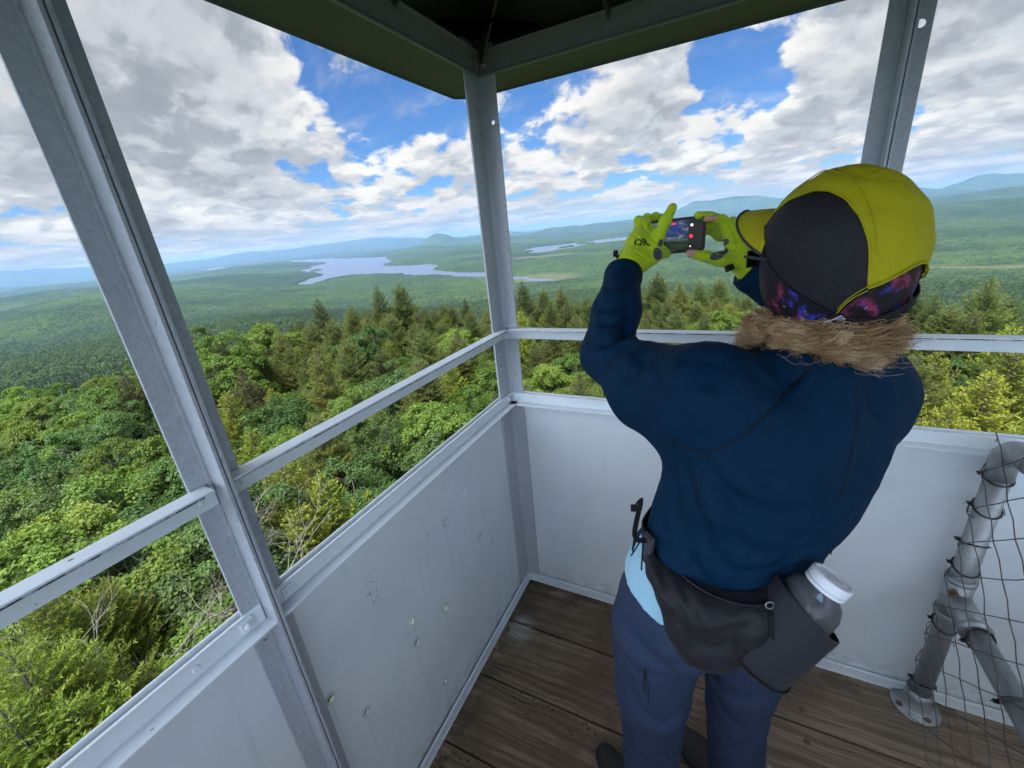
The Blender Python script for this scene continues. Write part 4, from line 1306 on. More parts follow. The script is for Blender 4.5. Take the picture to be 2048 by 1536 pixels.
# the rest of the summit wood
LIM_AZ = [-100, -80, -68, -57, -45, -38, -25, -8, 10, 25, 60]
LIM_EL = [-10, -10.0, -9.1, -8.6, -7.9, -8.9, -9.9, -9.7, -10.9, -11.5, -11.5]
cand = []
for i in range(14000):
    az = rt.uniform(-93, 40); r = math.sqrt(rt.uniform(4.2 ** 2, 47 ** 2))
    x, y = math.sin(rad(az)) * r + CAM[0], math.cos(rad(az)) * r + CAM[1]
    if -2.2 < x < 4.4 and -4 < y < 2.6: continue
    if r < 6 and -75 < az: continue
    md = 1.75 + 0.010 * r
    if any((x - a) ** 2 + (y - b) ** 2 < md * md for a, b, _ in taken): continue
    # conifers: the whole crest and the right, leafy trees on the left slope
    p = 0.30 + 0.62 * max(0, min(1, (az + 64) / 14)) * (0.3 + 0.7 * min(1, r / 18)) + (0.15 if az > 12 else 0)
    if r > 24 and az > -58: p = 0.93
    if az < -66 and r > 9: p = 0.06
    kind = ('d' if rt.random() < 0.8 else 'y') if rt.random() < p else 'b'
    if az < -77 and r < 9.5: kind = 'n'
    cap_ = 1.55 + r * math.tan(rad(float(np.interp(az, LIM_AZ, LIM_EL))))
    zt = min(-4.2 + rt.gauss(0, 0.55) + (0.4 if kind == 'd' else -0.2), cap_ - rt.uniform(-0.25, 0.5))
    if r < 9: zt = min(zt, -3.6 - rt.random())
    if r < 6.5: zt = min(zt, -4.6)
    taken.append((x, y, kind)); cand.append((r, x, y, kind, zt, rt.randrange(10), rt.uniform(0, 6.28), rt.uniform(0.9, 1.2)))
cand.sort()
SURPLUS = []
for r, x, y, kind, zt, var, rz, wd in cand:
    if len(ALLTREES) < 300: place_tree(kind, x, y, zt, var, rz, wd, group=GRP[kind])
    else: SURPLUS.append((x, y, kind, zt, var, rz))
print('surplus', len(SURPLUS))
def proj(p):
    d = np.array(p) - CAM; z = d @ F_
    return (1024 + FPX * (d @ R_) / z, 768 - FPX * (d @ U_) / z) if z > 0.1 else (-999, -999)
def ordinal(n):
    return {1: 'first', 2: 'second', 3: 'third', 4: 'fourth', 5: 'fifth', 6: 'sixth', 7: 'seventh', 8: 'eighth', 9: 'ninth', 10: 'tenth'}.get(n, '%d%s' % (n, 'th' if 10 < n % 100 < 14 else {1: 'st', 2: 'nd', 3: 'rd'}.get(n % 10, 'th')))
LOOK = {'b': 'green leafy tree', 'd': 'dark olive spruce', 'r': 'rusty brown spruce', 'y': 'yellowish young spruce', 'n': 'bright green fir'}
bins = {}
for x, y, kind, root in ALLTREES:
    z = root.location.z + 5.0 * root.scale[2]
    px, py = proj((x, y, z)); r = math.hypot(x - CAM[0], y - CAM[1])
    if px < 60 + .4 * py - 40: where = 'left of the left post'
    elif px < 985 + .06 * py: where = 'between left and corner posts'
    elif px < 1430: where = 'between corner post and person'
    elif px < 1800: where = 'behind the person'
    else: where = 'right of the person'
    row = 'near the cab' if r < 12 else ('midway out' if r < 25 else 'on the far crest')
    bins.setdefault((kind, row, where), []).append((px, root))
for (kind, row, where), L in bins.items():
    L.sort(key=lambda q: q[0])
    for i, (px, root) in enumerate(L):
        root['label'] = '%s %s, %s%s' % (LOOK[kind], row, (ordinal(i + 1) + ' from left, ') if len(L) > 1 else '', where)
print('summit trees', len(ALLTREES))

# ------------------------------------------------------------------ the far forest: one mass of crowns scattered over the slopes
def low_broad(seed, n=150):
    rng = np.random.default_rng(seed)
    d = unit(rng.normal(size=(n, 3)) + [0, 0, 0.5])
    bumps = 0.82 + 0.18 * np.sin(d[:, :1] * 5 + seed) * np.cos(d[:, 1:2] * 6)
    p = d * [3.6, 3.6, 3.0] * bumps + [0, 0, 5.2]
    return leaves_mesh('crown', p, d + rng.normal(size=(n, 3)) * 0.35 + [0, 0, .5], 1.5, rng, MATS['far_leaf'], fold=0.3)
def low_conif(seed):
    rng = np.random.default_rng(seed)
    n = 170
    t = rng.uniform(0, 1, n) ** 1.2; a = rng.uniform(0, 2 * PI, n)
    rr = 2.1 * (1 - t) * rng.uniform(0.75, 1.1, n) + 0.1
    p = np.stack([np.cos(a) * rr, np.sin(a) * rr, 1.5 + t * 9.0], 1)
    return leaves_mesh('crown', p, np.stack([np.cos(a), np.sin(a), np.full(n, 0.9)], 1) + rng.normal(size=(n, 3)) * .25, 1.15, rng, MATS['far_conifer'], fold=-0.2, aspect=0.6)
leaf_material('far_leaf', (0.022, 0.046, 0.015), (0.044, 0.082, 0.022), (0.080, 0.128, 0.034), 0.2)
leaf_material('far_conifer', (0.014, 0.032, 0.014), (0.028, 0.055, 0.018), (0.050, 0.085, 0.026), 0.1)
def far_points():
    rng = np.random.default_rng(5)
    out = []
    for r0, r1, cell in ((45, 160, 4.0), (160, 600, 5.6), (600, 1600, 7.0)):
        area = 0.5 * rad(134) * (r1 * r1 - r0 * r0)
        n = int(area / cell ** 2)
        r = np.sqrt(rng.uniform(r0 * r0, r1 * r1, n)); a = np.radians(rng.uniform(-94, 40, n))
        out.append(np.stack([np.sin(a) * r, np.cos(a) * r, r], 1))
    o = np.concatenate(out)
    z, sd_, bog = terrain(o[:, 0], o[:, 1])
    keep = (bog < 0.4) & (sd_ > 10)
    o, z = o[keep], z[keep]
    # skip slopes hidden straight behind the crest of the summit wood
    el = np.degrees(np.arctan2(z + 11, o[:, 2]))
    az = np.degrees(np.arctan2(o[:, 0], o[:, 1]))
    lim = np.interp(az, LIM_AZ, LIM_EL)
    k2 = (el > lim - 2.5) | (o[:, 2] < 110)
    o, z = o[k2], z[k2]
    # no far crown may rise into view above the crest from the hidden slope right behind it
    return np.stack([o[:, 0], o[:, 1], z - 0.5], 1), rng
pts, rng = far_points()
sp_ = np.array([(x, y, ground_z(x, y) - 0.25) for x, y, *_ in SURPLUS])
ns = len(sp_)
pts = np.concatenate([pts, sp_])
n = len(pts)
print('far crowns', n)
me = bpy.data.meshes.new('far_forest')
me.vertices.add(n); me.vertices.foreach_set('co', pts.astype(np.float32).ravel())
stand = fbm(pts[:, 0] / 260, pts[:, 1] / 260, 4, 12)
isc = (rng.random(n) < np.clip((stand - 0.45) * 5, 0.05, 0.85)).astype(np.int32)
pick = np.where(isc == 1, 3 + rng.integers(0, 2, n), rng.integers(0, 3, n)).astype(np.int32)
rr_ = np.hypot(pts[:, 0], pts[:, 1])
pick = np.where(rr_ < 420, np.where(isc == 1, 8 + rng.integers(0, 2, n), 5 + rng.integers(0, 3, n)), pick).astype(np.int32)
sc_ = rng.uniform(0.75, 1.2, n) * np.where(rr_ < 120, 0.95, 1.1)
for q, (x, y, kind, zt, var, rz) in enumerate(SURPLUS):
    pick[n - ns + q] = (5 + var % 3) if kind == 'b' else 8 + var % 2
    sc_[n - ns + q] = (zt - sp_[q, 2] + .25) / (6.8 if kind == 'b' else 8.0)
for nm, ty, arr in (('pick', 'INT', pick), ('scale', 'FLOAT', sc_.astype(np.float32)), ('rot', 'FLOAT', rng.uniform(0, 6.28, n).astype(np.float32))):
    at = me.attributes.new(nm, ty, 'POINT'); at.data.foreach_set('value', arr)
ff = link('far_forest', me)
tag(ff, kind='stuff', label='unbroken green forest covering the slopes and valley below the summit', cat='forest')
pcol = bpy.data.collections.new('crown_kinds')
for k, m_ in enumerate([low_broad(1), low_broad(2), low_broad(3), low_conif(4), low_conif(5), KINDS['b'][0][0], KINDS['b'][2][0], KINDS['b'][3][0], KINDS['d'][0][0], KINDS['d'][2][0]]):
    o = bpy.data.objects.new('crown_%d' % k, m_); pcol.objects.link(o)
ng = bpy.data.node_groups.new('scatter', 'GeometryNodeTree')
ng.interface.new_socket('Geometry', in_out='INPUT', socket_type='NodeSocketGeometry')
ng.interface.new_socket('Geometry', in_out='OUTPUT', socket_type='NodeSocketGeometry')
gi = ng.nodes.new('NodeGroupInput'); go = ng.nodes.new('NodeGroupOutput')
iop = ng.nodes.new('GeometryNodeInstanceOnPoints')
ci = ng.nodes.new('GeometryNodeCollectionInfo'); ci.inputs['Collection'].default_value = pcol
ci.inputs['Separate Children'].default_value = True; ci.inputs['Reset Children'].default_value = True
def named(nm, ty):
    nn = ng.nodes.new('GeometryNodeInputNamedAttribute'); nn.data_type = ty; nn.inputs['Name'].default_value = nm
    return nn.outputs['Attribute']
cb = ng.nodes.new('ShaderNodeCombineXYZ')
ng.links.new(named('rot', 'FLOAT'), cb.inputs[2])
mp = ng.nodes.new('GeometryNodeMeshToPoints')
ng.links.new(gi.outputs[0], mp.inputs['Mesh'])
ng.links.new(mp.outputs[0], iop.inputs['Points'])
ng.links.new(ci.outputs[0], iop.inputs['Instance'])
iop.inputs['Pick Instance'].default_value = True
ng.links.new(named('pick', 'INT'), iop.inputs['Instance Index'])
ng.links.new(cb.outputs[0], iop.inputs['Rotation'])
ng.links.new(named('scale', 'FLOAT'), iop.inputs['Scale'])
ng.links.new(iop.outputs[0], go.inputs[0])
md = ff.modifiers.new('scatter', 'NODES'); md.node_group = ng

# ------------------------------------------------------------------ undergrowth on the summit floor between the trunks
rng = np.random.default_rng(9)
nu = 60000
r = np.sqrt(rng.uniform(4, 46 ** 2, nu)); a = np.radians(rng.uniform(-98, 45, nu))
ux, uy = np.sin(a) * r, np.cos(a) * r
uz = terrain(ux, uy)[0]
hgt = fbm(ux / 1.6, uy / 1.6, 3, 4)
up_ = leaves_mesh('undergrowth', np.stack([ux, uy, uz + 0.05 + 2.2 * hgt * rng.random(nu)], 1), rng.normal(size=(nu, 3)) * .4 + [0, 0, 1], 0.22, rng, MATS['birch_leaf'])
ug = link('undergrowth', up_)
tag(ug, kind='stuff', label='low leafy undergrowth on the ground between the summit trees', cat='undergrowth')

# dead grey shrub standing among the leaves below the left post
rb_ = random.Random(5)
lines = []
def twig(p, d, L, r, n):
    pts = [p]
    for k in range(4):
        d = unit(d + np.array([rb_.gauss(0, .16), rb_.gauss(0, .16), rb_.gauss(0, .10) + .03])); p = p + d * L / 4; pts.append(p)
        if n and k > 0:
            for q in range(2):
                e = unit(d + np.array([rb_.gauss(0, .7), rb_.gauss(0, .7), rb_.gauss(0, .35)])); twig(p, e, L * rb_.uniform(.4, .6), r * .5, n - 1)
    lines.append((pts, r, r * .45))
for k in range(6):
    a = k * 1.05; twig(np.zeros(3), unit(np.array([math.cos(a) * .55, math.sin(a) * .55, 1.0])), 2.6, 0.016, 3)
bx_, by_2 = CAM[0] + math.sin(rad(-76.5)) * 7.4, CAM[1] + math.cos(rad(-76.5)) * 7.4
ds = empty('bare_shrub', (bx_, by_2, -6.6)); tag(ds, 'leafless grey shrub with bare twigs between leafy crowns below the left post', 'shrub')
o = bpy.data.objects.new('branches', limb_mesh('branches', lines, MATS['grey_twig'])); COL.objects.link(o); o.parent = ds

# ------------------------------------------------------------------ haze
hz_m = bpy.data.materials.new('haze'); hz_m.use_nodes = True
nt = hz_m.node_tree; nt.nodes.clear()
pv = nt.nodes.new('ShaderNodeVolumePrincipled')
pv.inputs['Color'].default_value = (0.36, 0.60, 0.98, 1)
pv.inputs['Density'].default_value = 4.0e-5
pv.inputs['Anisotropy'].default_value = 0.2
om = nt.nodes.new('ShaderNodeOutputMaterial'); nt.links.new(pv.outputs[0], om.inputs['Volume'])
bm = bmesh.new(); box(bm, (-62000, -62000, -420), (62000, 62000, 260))
hzb = obj('haze', bm, hz_m)
tag(hzb, kind='stuff', label='pale blue summer haze over the far hills', cat='haze')
# ------------------------------------------------------------------ signed distance modelling: blended solids turned into one smooth skin
class Solid:
    def __init__(s, lo, hi, h):
        s.lo, s.h = np.array(lo, float), h
        s.n = np.ceil((np.array(hi, float) - s.lo) / h).astype(int) + 1
        s.F = np.full(s.n, 0.06, np.float32)
    def _blk(s, lo, hi, pad):
        a = np.clip(((np.array(lo) - pad - s.lo) / s.h).astype(int), 0, s.n - 1)
        b = np.clip(((np.array(hi) + pad - s.lo) / s.h).astype(int) + 2, 1, s.n)
        ax = [s.lo[i] + np.arange(a[i], b[i]) * s.h for i in range(3)]
        X, Y, Z = np.meshgrid(*ax, indexing='ij')
        return tuple(slice(a[i], b[i]) for i in range(3)), X, Y, Z
    def _put(s, sl, d, k, cut=False):
        F = s.F[sl]
        if cut:
            d = -d
            h = np.clip(0.5 - 0.5 * (F - d) / max(k, 1e-6), 0, 1)
            s.F[sl] = (F * (1 - h) + d * h + k * h * (1 - h))
        elif k <= 0: s.F[sl] = np.minimum(F, d)
        else:
            h = np.clip(0.5 + 0.5 * (F - d) / k, 0, 1)
            s.F[sl] = F * (1 - h) + d * h - k * h * (1 - h)
    def cone(s, a, b, ra, rb, k=0.02, cut=False):
        a, b = np.array(a, float), np.array(b, float)
        m = max(ra, rb) + k + 0.04
        sl, X, Y, Z = s._blk(np.minimum(a, b), np.maximum(a, b), m)
        ba = b - a; L2 = ba @ ba + 1e-12
        px, py, pz = X - a[0], Y - a[1], Z - a[2]
        t = np.clip((px * ba[0] + py * ba[1] + pz * ba[2]) / L2, 0, 1)
        d = np.sqrt((px - ba[0] * t) ** 2 + (py - ba[1] * t) ** 2 + (pz - ba[2] * t) ** 2) - (ra + (rb - ra) * t)
        s._put(sl, d, k, cut); return s
    def chain(s, pts, rs, k=0.015, k0=None):
        for i in range(len(pts) - 1):
            s.cone(pts[i], pts[i + 1], rs[i], rs[i + 1], (k0 if (k0 is not None and i == 0) else k))
        return s
    def ell(s, c, ex, ey, ez, r, k=0.02, cut=False):
        c = np.array(c, float); E = np.array([ex, ey, ez], float); r = np.array(r, float)
        sl, X, Y, Z = s._blk(c - r.max(), c + r.max(), k + 0.04)
        q = [((X - c[0]) * E[i, 0] + (Y - c[1]) * E[i, 1] + (Z - c[2]) * E[i, 2]) / r[i] for i in range(3)]
        k0 = np.sqrt(q[0] ** 2 + q[1] ** 2 + q[2] ** 2) + 1e-9
        k1 = np.sqrt((q[0] / r[0]) ** 2 + (q[1] / r[1]) ** 2 + (q[2] / r[2]) ** 2) + 1e-9
        s._put(sl, k0 * (k0 - 1) / k1, k, cut); return s
    def loft(s, secs, eu, ev, k=0.02, ex=2.3):
        """secs: (z, cx, cy, ru, rv) with z rising"""
        S_ = np.array(secs, float)
        lo = (S_[:, 1] - S_[:, 3].max(), S_[:, 2] - S_[:, 3].max(), S_[0, 0]); hi = (S_[:, 1] + S_[:, 3].max(), S_[:, 2] + S_[:, 3].max(), S_[-1, 0])
        lo = (min(lo[0]), min(lo[1]), lo[2]); hi = (max(hi[0]), max(hi[1]), hi[2])
        sl, X, Y, Z = s._blk(lo, hi, k + 0.04)
        z = Z[0, 0, :]
        def spline(col):
            zz = np.clip(z, S_[0, 0], S_[-1, 0])
            i = np.clip(np.searchsorted(S_[:, 0], zz) - 1, 0, len(S_) - 2)
            m = np.gradient(S_[:, col], S_[:, 0])
            h = S_[i + 1, 0] - S_[i, 0]; t = (zz - S_[i, 0]) / h
            return ((2 * t ** 3 - 3 * t ** 2 + 1) * S_[i, col] + (t ** 3 - 2 * t ** 2 + t) * h * m[i] + (-2 * t ** 3 + 3 * t ** 2) * S_[i + 1, col] + (t ** 3 - t ** 2) * h * m[i + 1])
        cx, cy_, ru, rv = (spline(c) for c in (1, 2, 3, 4))
        U = ((X - cx) * eu[0] + (Y - cy_) * eu[1]) / ru
        Vv = ((X - cx) * ev[0] + (Y - cy_) * ev[1]) / rv
        q = (np.abs(U) ** ex + np.abs(Vv) ** ex) ** (1 / ex)
        d = (q - 1) * np.minimum(ru, rv)
        dz = np.maximum(S_[0, 0] - Z, Z - S_[-1, 0])
        d = np.where(dz > 0, np.sqrt(np.maximum(d, 0) ** 2 + dz ** 2), d)
        s._put(sl, d, k); return s
    def planecut(s, p, n, k=0.004):
        """remove what lies on the side the normal points to"""
        n = np.array(n, float) / np.linalg.norm(n)
        ax = [s.lo[i] + np.arange(s.n[i]) * s.h for i in range(3)]
        d = (ax[0] - p[0])[:, None, None] * n[0] + (ax[1] - p[1])[None, :, None] * n[1] + (ax[2] - p[2])[None, None, :] * n[2]
        s.F = np.maximum(s.F, d.astype(np.float32)); return s
    def mesh(s, smooth=2):
        F = s.F; n = F.shape
        F[0], F[-1], F[:, 0], F[:, -1], F[:, :, 0], F[:, :, -1] = [0.05] * 6
        ins = F < 0
        corner = [(i, j, k) for i in (0, 1) for j in (0, 1) for k in (0, 1)]
        cnt = sum(ins[i:n[0] - 1 + i, j:n[1] - 1 + j, k:n[2] - 1 + k].astype(np.int8) for i, j, k in corner)
        act = (cnt > 0) & (cnt < 8)
        I, J, K = np.nonzero(act)
        vid = np.full(act.shape, -1, np.int64); vid[I, J, K] = np.arange(len(I))
        acc = np.zeros((len(I), 3)); num = np.zeros(len(I))
        edges = [(a, b) for a in corner for b in corner if sum(abs(x - y) for x, y in zip(a, b)) == 1 and a < b]
        for a, b in edges:
            fa = F[I + a[0], J + a[1], K + a[2]]; fb = F[I + b[0], J + b[1], K + b[2]]
            m = (fa < 0) != (fb < 0)
            t = np.where(m, fa / np.where(m, fa - fb, 1), 0)
            p = np.array(a)[None] + (np.array(b) - np.array(a))[None] * t[:, None]
            acc[m] += p[m]; num[m] += 1
        V = (acc / num[:, None] + np.stack([I, J, K], 1)) * s.h + s.lo
        quads = []
        for ax in range(3):
            o1, o2 = [d for d in range(3) if d != ax]
            a = [slice(None)] * 3; b = [slice(None)] * 3
            a[ax] = slice(0, -1); b[ax] = slice(1, None)
            A, B = ins[tuple(a)], ins[tuple(b)]
            x = np.nonzero(A != B)
            x = list(x)
            ok = (x[o1] > 0) & (x[o2] > 0)
            x = [q[ok] for q in x]
            def g(d1, d2):
                y = [q.copy() for q in x]; y[o1] = y[o1] - d1; y[o2] = y[o2] - d2
                return vid[tuple(y)]
            q = np.stack([g(1, 1), g(0, 1), g(0, 0), g(1, 0)], 1)
            fl = A[tuple(x)] ^ (ax == 1)
            q[~fl] = q[~fl][:, ::-1]
            quads.append(q)
        Q = np.concatenate(quads)
        e = np.concatenate([Q[:, [0, 1]], Q[:, [1, 2]], Q[:, [2, 3]], Q[:, [3, 0]]])
        for it in range(smooth):
            sm = np.zeros_like(V); c = np.zeros(len(V))
            for d in range(3):
                sm[:, d] = np.bincount(e[:, 0], V[e[:, 1], d], len(V)) + np.bincount(e[:, 1], V[e[:, 0], d], len(V))
            c = np.bincount(e[:, 0], minlength=len(V)) + np.bincount(e[:, 1], minlength=len(V))
            V = V * 0.45 + 0.55 * sm / c[:, None]
        return V, Q

def vnormals(V, Q):
    a, b, c, d = (V[Q[:, i]] for i in range(4))
    fn = np.cross(c - a, d - b)
    N_ = np.stack([sum(np.bincount(Q[:, i], fn[:, k], len(V)) for i in range(4)) for k in range(3)], 1)
    return unit(N_)

from mathutils.bvhtree import BVHTree
def cam_pt(px, py, depth):
    return CAM + (F_ + R_ * ((px - 1024) / FPX) - U_ * ((py - 768) / FPX)) * depth
def cam_line(bvh, pts, n=6, off=0.0):
    """curve drawn on a surface, found by sighting along rays from the tripod position"""
    out = []
    for x, y in catmull([(a, b, 0) for a, b in pts], n)[:, :2] if False else [q[:2] for q in catmull([(a, b, 0) for a, b in pts], n)]:
        d = F_ + R_ * ((x - 1024) / FPX) - U_ * ((y - 768) / FPX)
        h = bvh.ray_cast(Vector(CAM), Vector(d))
        if h[0] is not None:
            out.append(np.array(h[0] + h[1] * off))
    return out
def creases(V, Q, lines, noise_amp=0.0012, nscale=28.0):
    """press folds into a cloth: lines = (points in sight coordinates, width, depth; negative raises)"""
    Nn = vnormals(V, Q)
    bvh = BVHTree.FromPolygons([tuple(v) for v in V], [tuple(q) for q in Q])
    disp = np.zeros(len(V))
    for pts, w, dep in lines:
        L = cam_line(bvh, pts, 6)
        if len(L) < 2: continue
        L = np.array(L); m = len(L)
        lo, hi = L.min(0) - 3 * w, L.max(0) + 3 * w
        sel = np.nonzero(((V > lo) & (V < hi)).all(1))[0]
        P = V[sel]
        best = np.full(len(sel), 1e9); tb = np.zeros(len(sel))
        for i in range(m - 1):
            a, b = L[i], L[i + 1]; ba = b - a
            t = np.clip(((P - a) @ ba) / (ba @ ba + 1e-12), 0, 1)
            d = np.linalg.norm(P - a - t[:, None] * ba, axis=1)
            u = d < best; best[u] = d[u]; tb[u] = ((i + t[u]) / (m - 1))
        taper = np.clip(np.sin(np.clip(tb, 0.02, 0.98) * PI) * 1.6, 0, 1)
        x = best / w
        # a crease has a groove and soft shoulders beside it
        disp[sel] += -dep * 0.95 * taper * (np.exp(-x * x) - 0.22 * np.exp(-((x - 2.0) / 1.0) ** 2))
    n = fbm(V[:, 0] * nscale + V[:, 2] * 11, V[:, 1] * nscale - V[:, 2] * 17, 3, 5) - 0.5
    V = V + Nn * (disp + n * noise_amp)[:, None]
    return V, bvh

def skin(name, V, Q, mat, parent):
    return link(name, mesh_np(name, V, Q), mat, parent, smooth=True)

# ------------------------------------------------------------------ cloth and skin materials
def cloth(name, col, weave=900, wr=60, sheen=0.15, var=0.12, rough=0.75, bump=0.25, extra=None):
    def f(N, P, O, g):
        a = N.noise(P, weave, 2, 0.6); b = N.noise(P, wr, 4, 0.55); c2 = N.noise(P, 6, 3, 0.5)
        c = N.mix(N.m('MULTIPLY_ADD', a, 0.35, N.m('MULTIPLY', c2, 0.65)), tuple(q * (1 - var) for q in col), tuple(q * (1 + var) for q in col))
        if extra: c = extra(N, P, c)
        return {'Base Color': c, 'Normal': N.bump(N.m('MULTIPLY_ADD', b, 2.2, N.m('MULTIPLY', a, 0.25)), bump, 0.0035)}
    return material(name, f, rough=rough, sheen=sheen, spec=0.25)
cloth('navy_fleece', (0.0006, 0.0185, 0.048), 1300, 42, 0.0, bump=0.4)
cloth('trouser_cloth', (0.021, 0.035, 0.074), 1500, 30, 0.0, bump=0.3)
cloth('lime_glove', (0.46, 0.60, 0.008), 1300, 120, 0.2, bump=0.5)
cloth('grey_grip', (0.09, 0.09, 0.10), 1500, 200, 0.0)
cloth('cap_cloth', (0.42, 0.38, 0.006), 1800, 38, 0.0, 0.05, bump=0.55)
cloth('brim_piping', (0.05, 0.052, 0.06), 1500, 200, 0.0)
cloth('pack_nylon', (0.010, 0.010, 0.0125), 1500, 45, 0.05, rough=0.5, bump=0.5)
cloth('holder_nylon', (0.016, 0.017, 0.022), 1500, 22, 0.05, rough=0.6, bump=0.3)
cloth('pale_blue_tee', (0.30, 0.52, 0.64), 1500, 60, 0.1)
cloth('white_trim', (0.66, 0.66, 0.74), 1500, 60, 0.0)
cloth('black_webbing', (0.010, 0.010, 0.011), 1200, 200, 0.0)
cloth('shoe_cloth', (0.030, 0.028, 0.026), 400, 60, 0.0)
def _meshc(N, P, O, g):
    v = N.node('ShaderNodeTexVoronoi', {'Vector': N.vm('MULTIPLY', P, (1.0, 1.0, 1.25)), 'Scale': 430.0, 'Randomness': 0.9}, out=0)
    return {'Base Color': N.mix(N.ss(v, 0.2, 0.5), (0.026, 0.027, 0.033), (0.009, 0.009, 0.011)), 'Normal': N.bump(v, 0.5, 0.001)}
material('black_mesh', _meshc, rough=0.6, spec=0.3)
def _galaxy(N, P, O, g):
    st = N.vm('MULTIPLY', P, (1.0, 1.0, 1.0))
    n = N.noise(st, 30, 4, 0.65); n2 = N.noise(N.vm('ADD', st, (3.1, 1.2, 0.4)), 26, 4, 0.65); n3 = N.noise(N.vm('ADD', st, (7.1, 5.2, 2.4)), 60, 4, 0.7)
    c = N.mix(N.ss(n, 0.52, 0.66), (0.010, 0.008, 0.012), (0.30, 0.035, 0.10))
    c = N.mix(N.ss(n2, 0.54, 0.66), c, (0.05, 0.07, 0.55))
    c = N.mix(N.m('MULTIPLY', N.ss(n3, 0.64, 0.70), N.ss(n2, 0.48, 0.56)), c, (0.55, 0.40, 0.60))
    c = N.mix(N.ss(N.noise(st, 18, 2, 0.5), 0.5, 0.62), c, (0.012, 0.010, 0.014))
    return {'Base Color': c, 'Normal': N.bump(n3, 0.2, 0.0008)}
material('galaxy_print', _galaxy, rough=0.55, spec=0.3)
def _skin(N, P, O, g):
    n = N.noise(P, 90, 4, 0.6)
    return {'Base Color': N.mix(n, (0.50, 0.27, 0.17), (0.62, 0.36, 0.25)), 'Normal': N.bump(n, 0.2, 0.0008), 'Subsurface Weight': 0.15, 'Subsurface Radius': (0.02, 0.008, 0.004)}
material('skin', _skin, rough=0.5)
def _hair(N, P, O, g):
    at = N.node('ShaderNodeAttribute', attribute_name='tint', out=2)
    c = N.mix(N.ss(at, 0.0, 0.6), (0.15, 0.080, 0.034), (0.46, 0.275, 0.125))
    c = N.mix(N.ss(at, 0.55, 1.0), c, (0.80, 0.60, 0.36))
    return {'Base Color': c}
material('hair', _hair, rough=0.42, spec=0.45)

BF = V3(-.77, .64, 0); BL = V3(-.64, -.77, 0); UPV = V3(0, 0, 1)
person = empty('person', (0.76, -0.64, 0))
tag(person, 'person in navy jacket, lime gloves and yellow cap holding up a phone, back turned', 'person')

# joints
NECK = V3(0.872, -0.608, 1.335)
HEAD = V3(0.880, -0.575, 1.474)
HF = V3(-.72, .69, 0); HF /= np.linalg.norm(HF)
HL = V3(-HF[1], HF[0], 0) * 1.0
HL = np.cross(UPV, HF)
LSH, RSH = V3(0.725, -0.715, 1.285), cam_pt(1690, 788, 0.70)
LEL, REL = cam_pt(1215, 708, 0.83), V3(0.945, -0.238, 1.29)
LWR, RWR = cam_pt(1247, 548, 0.93), cam_pt(1500, 548, 0.93)

# ---- jacket
jk = Solid((0.40, -0.93, 0.74), (1.15, -0.12, 1.50), 0.0042)
jk.loft([(0.80, .748, -.682, .168, .132), (0.86, .748, -.680, .174, .136), (0.93, .757, -.673, .172, .132), (1.00, .779, -.662, .163, .122), (1.07, .804, -.650, .167, .124),
         (1.15, .820, -.643, .170, .128), (1.22, .840, -.630, .172, .122), (1.28, .865, -.614, .160, .102), (1.325, .872, -.608, .105, .078), (1.35, .874, -.606, .070, .064)], BL, BF, 0.01)
jk.cone(V3(.872, -.608, 1.29), V3(.880, -.600, 1.340), 0.064, 0.056, 0.02)
# shoulders and sleeves
jk.cone(V3(.840, -.645, 1.264), LSH, 0.062, 0.074, 0.04)
m1 = LSH * 0.5 + LEL * 0.5 + V3(0, 0, -0.022)
jk.chain([LSH, m1, LEL + V3(0, 0, -0.004)], [0.072, 0.066, 0.049], 0.03, 0.05)
jk.cone(LSH + V3(0.01, 0.01, -.075), m1 + V3(0, 0, -.02), 0.055, 0.052, 0.05)
jk.chain([LEL, LEL * .5 + LWR * .5 + V3(0, 0, 0.002), LWR - (LWR - LEL) * 0.02], [0.051, 0.047, 0.038], 0.02)
jk.cone(V3(.905, -.585, 1.28), RSH, 0.075, 0.072, 0.04)
jk.chain([RSH, RSH * .5 + REL * .5 + V3(0.0, 0, -0.015), REL], [0.074, 0.066, 0.050], 0.03, 0.05)
jk.cone(RSH + V3(0.0, -.012, -.045), RSH * .5 + REL * .5 + V3(0, 0, -.05), 0.055, 0.045, 0.05)
jk.chain([REL, RWR], [0.049, 0.036], 0.02)
# back muscles / drape
jk.ell(V3(.885, -.675, 1.17), BL, BF, UPV, (0.085, 0.045, 0.10), 0.05)
jk.ell(V3(.80, -.735, 1.17), BL, BF, UPV, (0.09, 0.05, 0.10), 0.05)
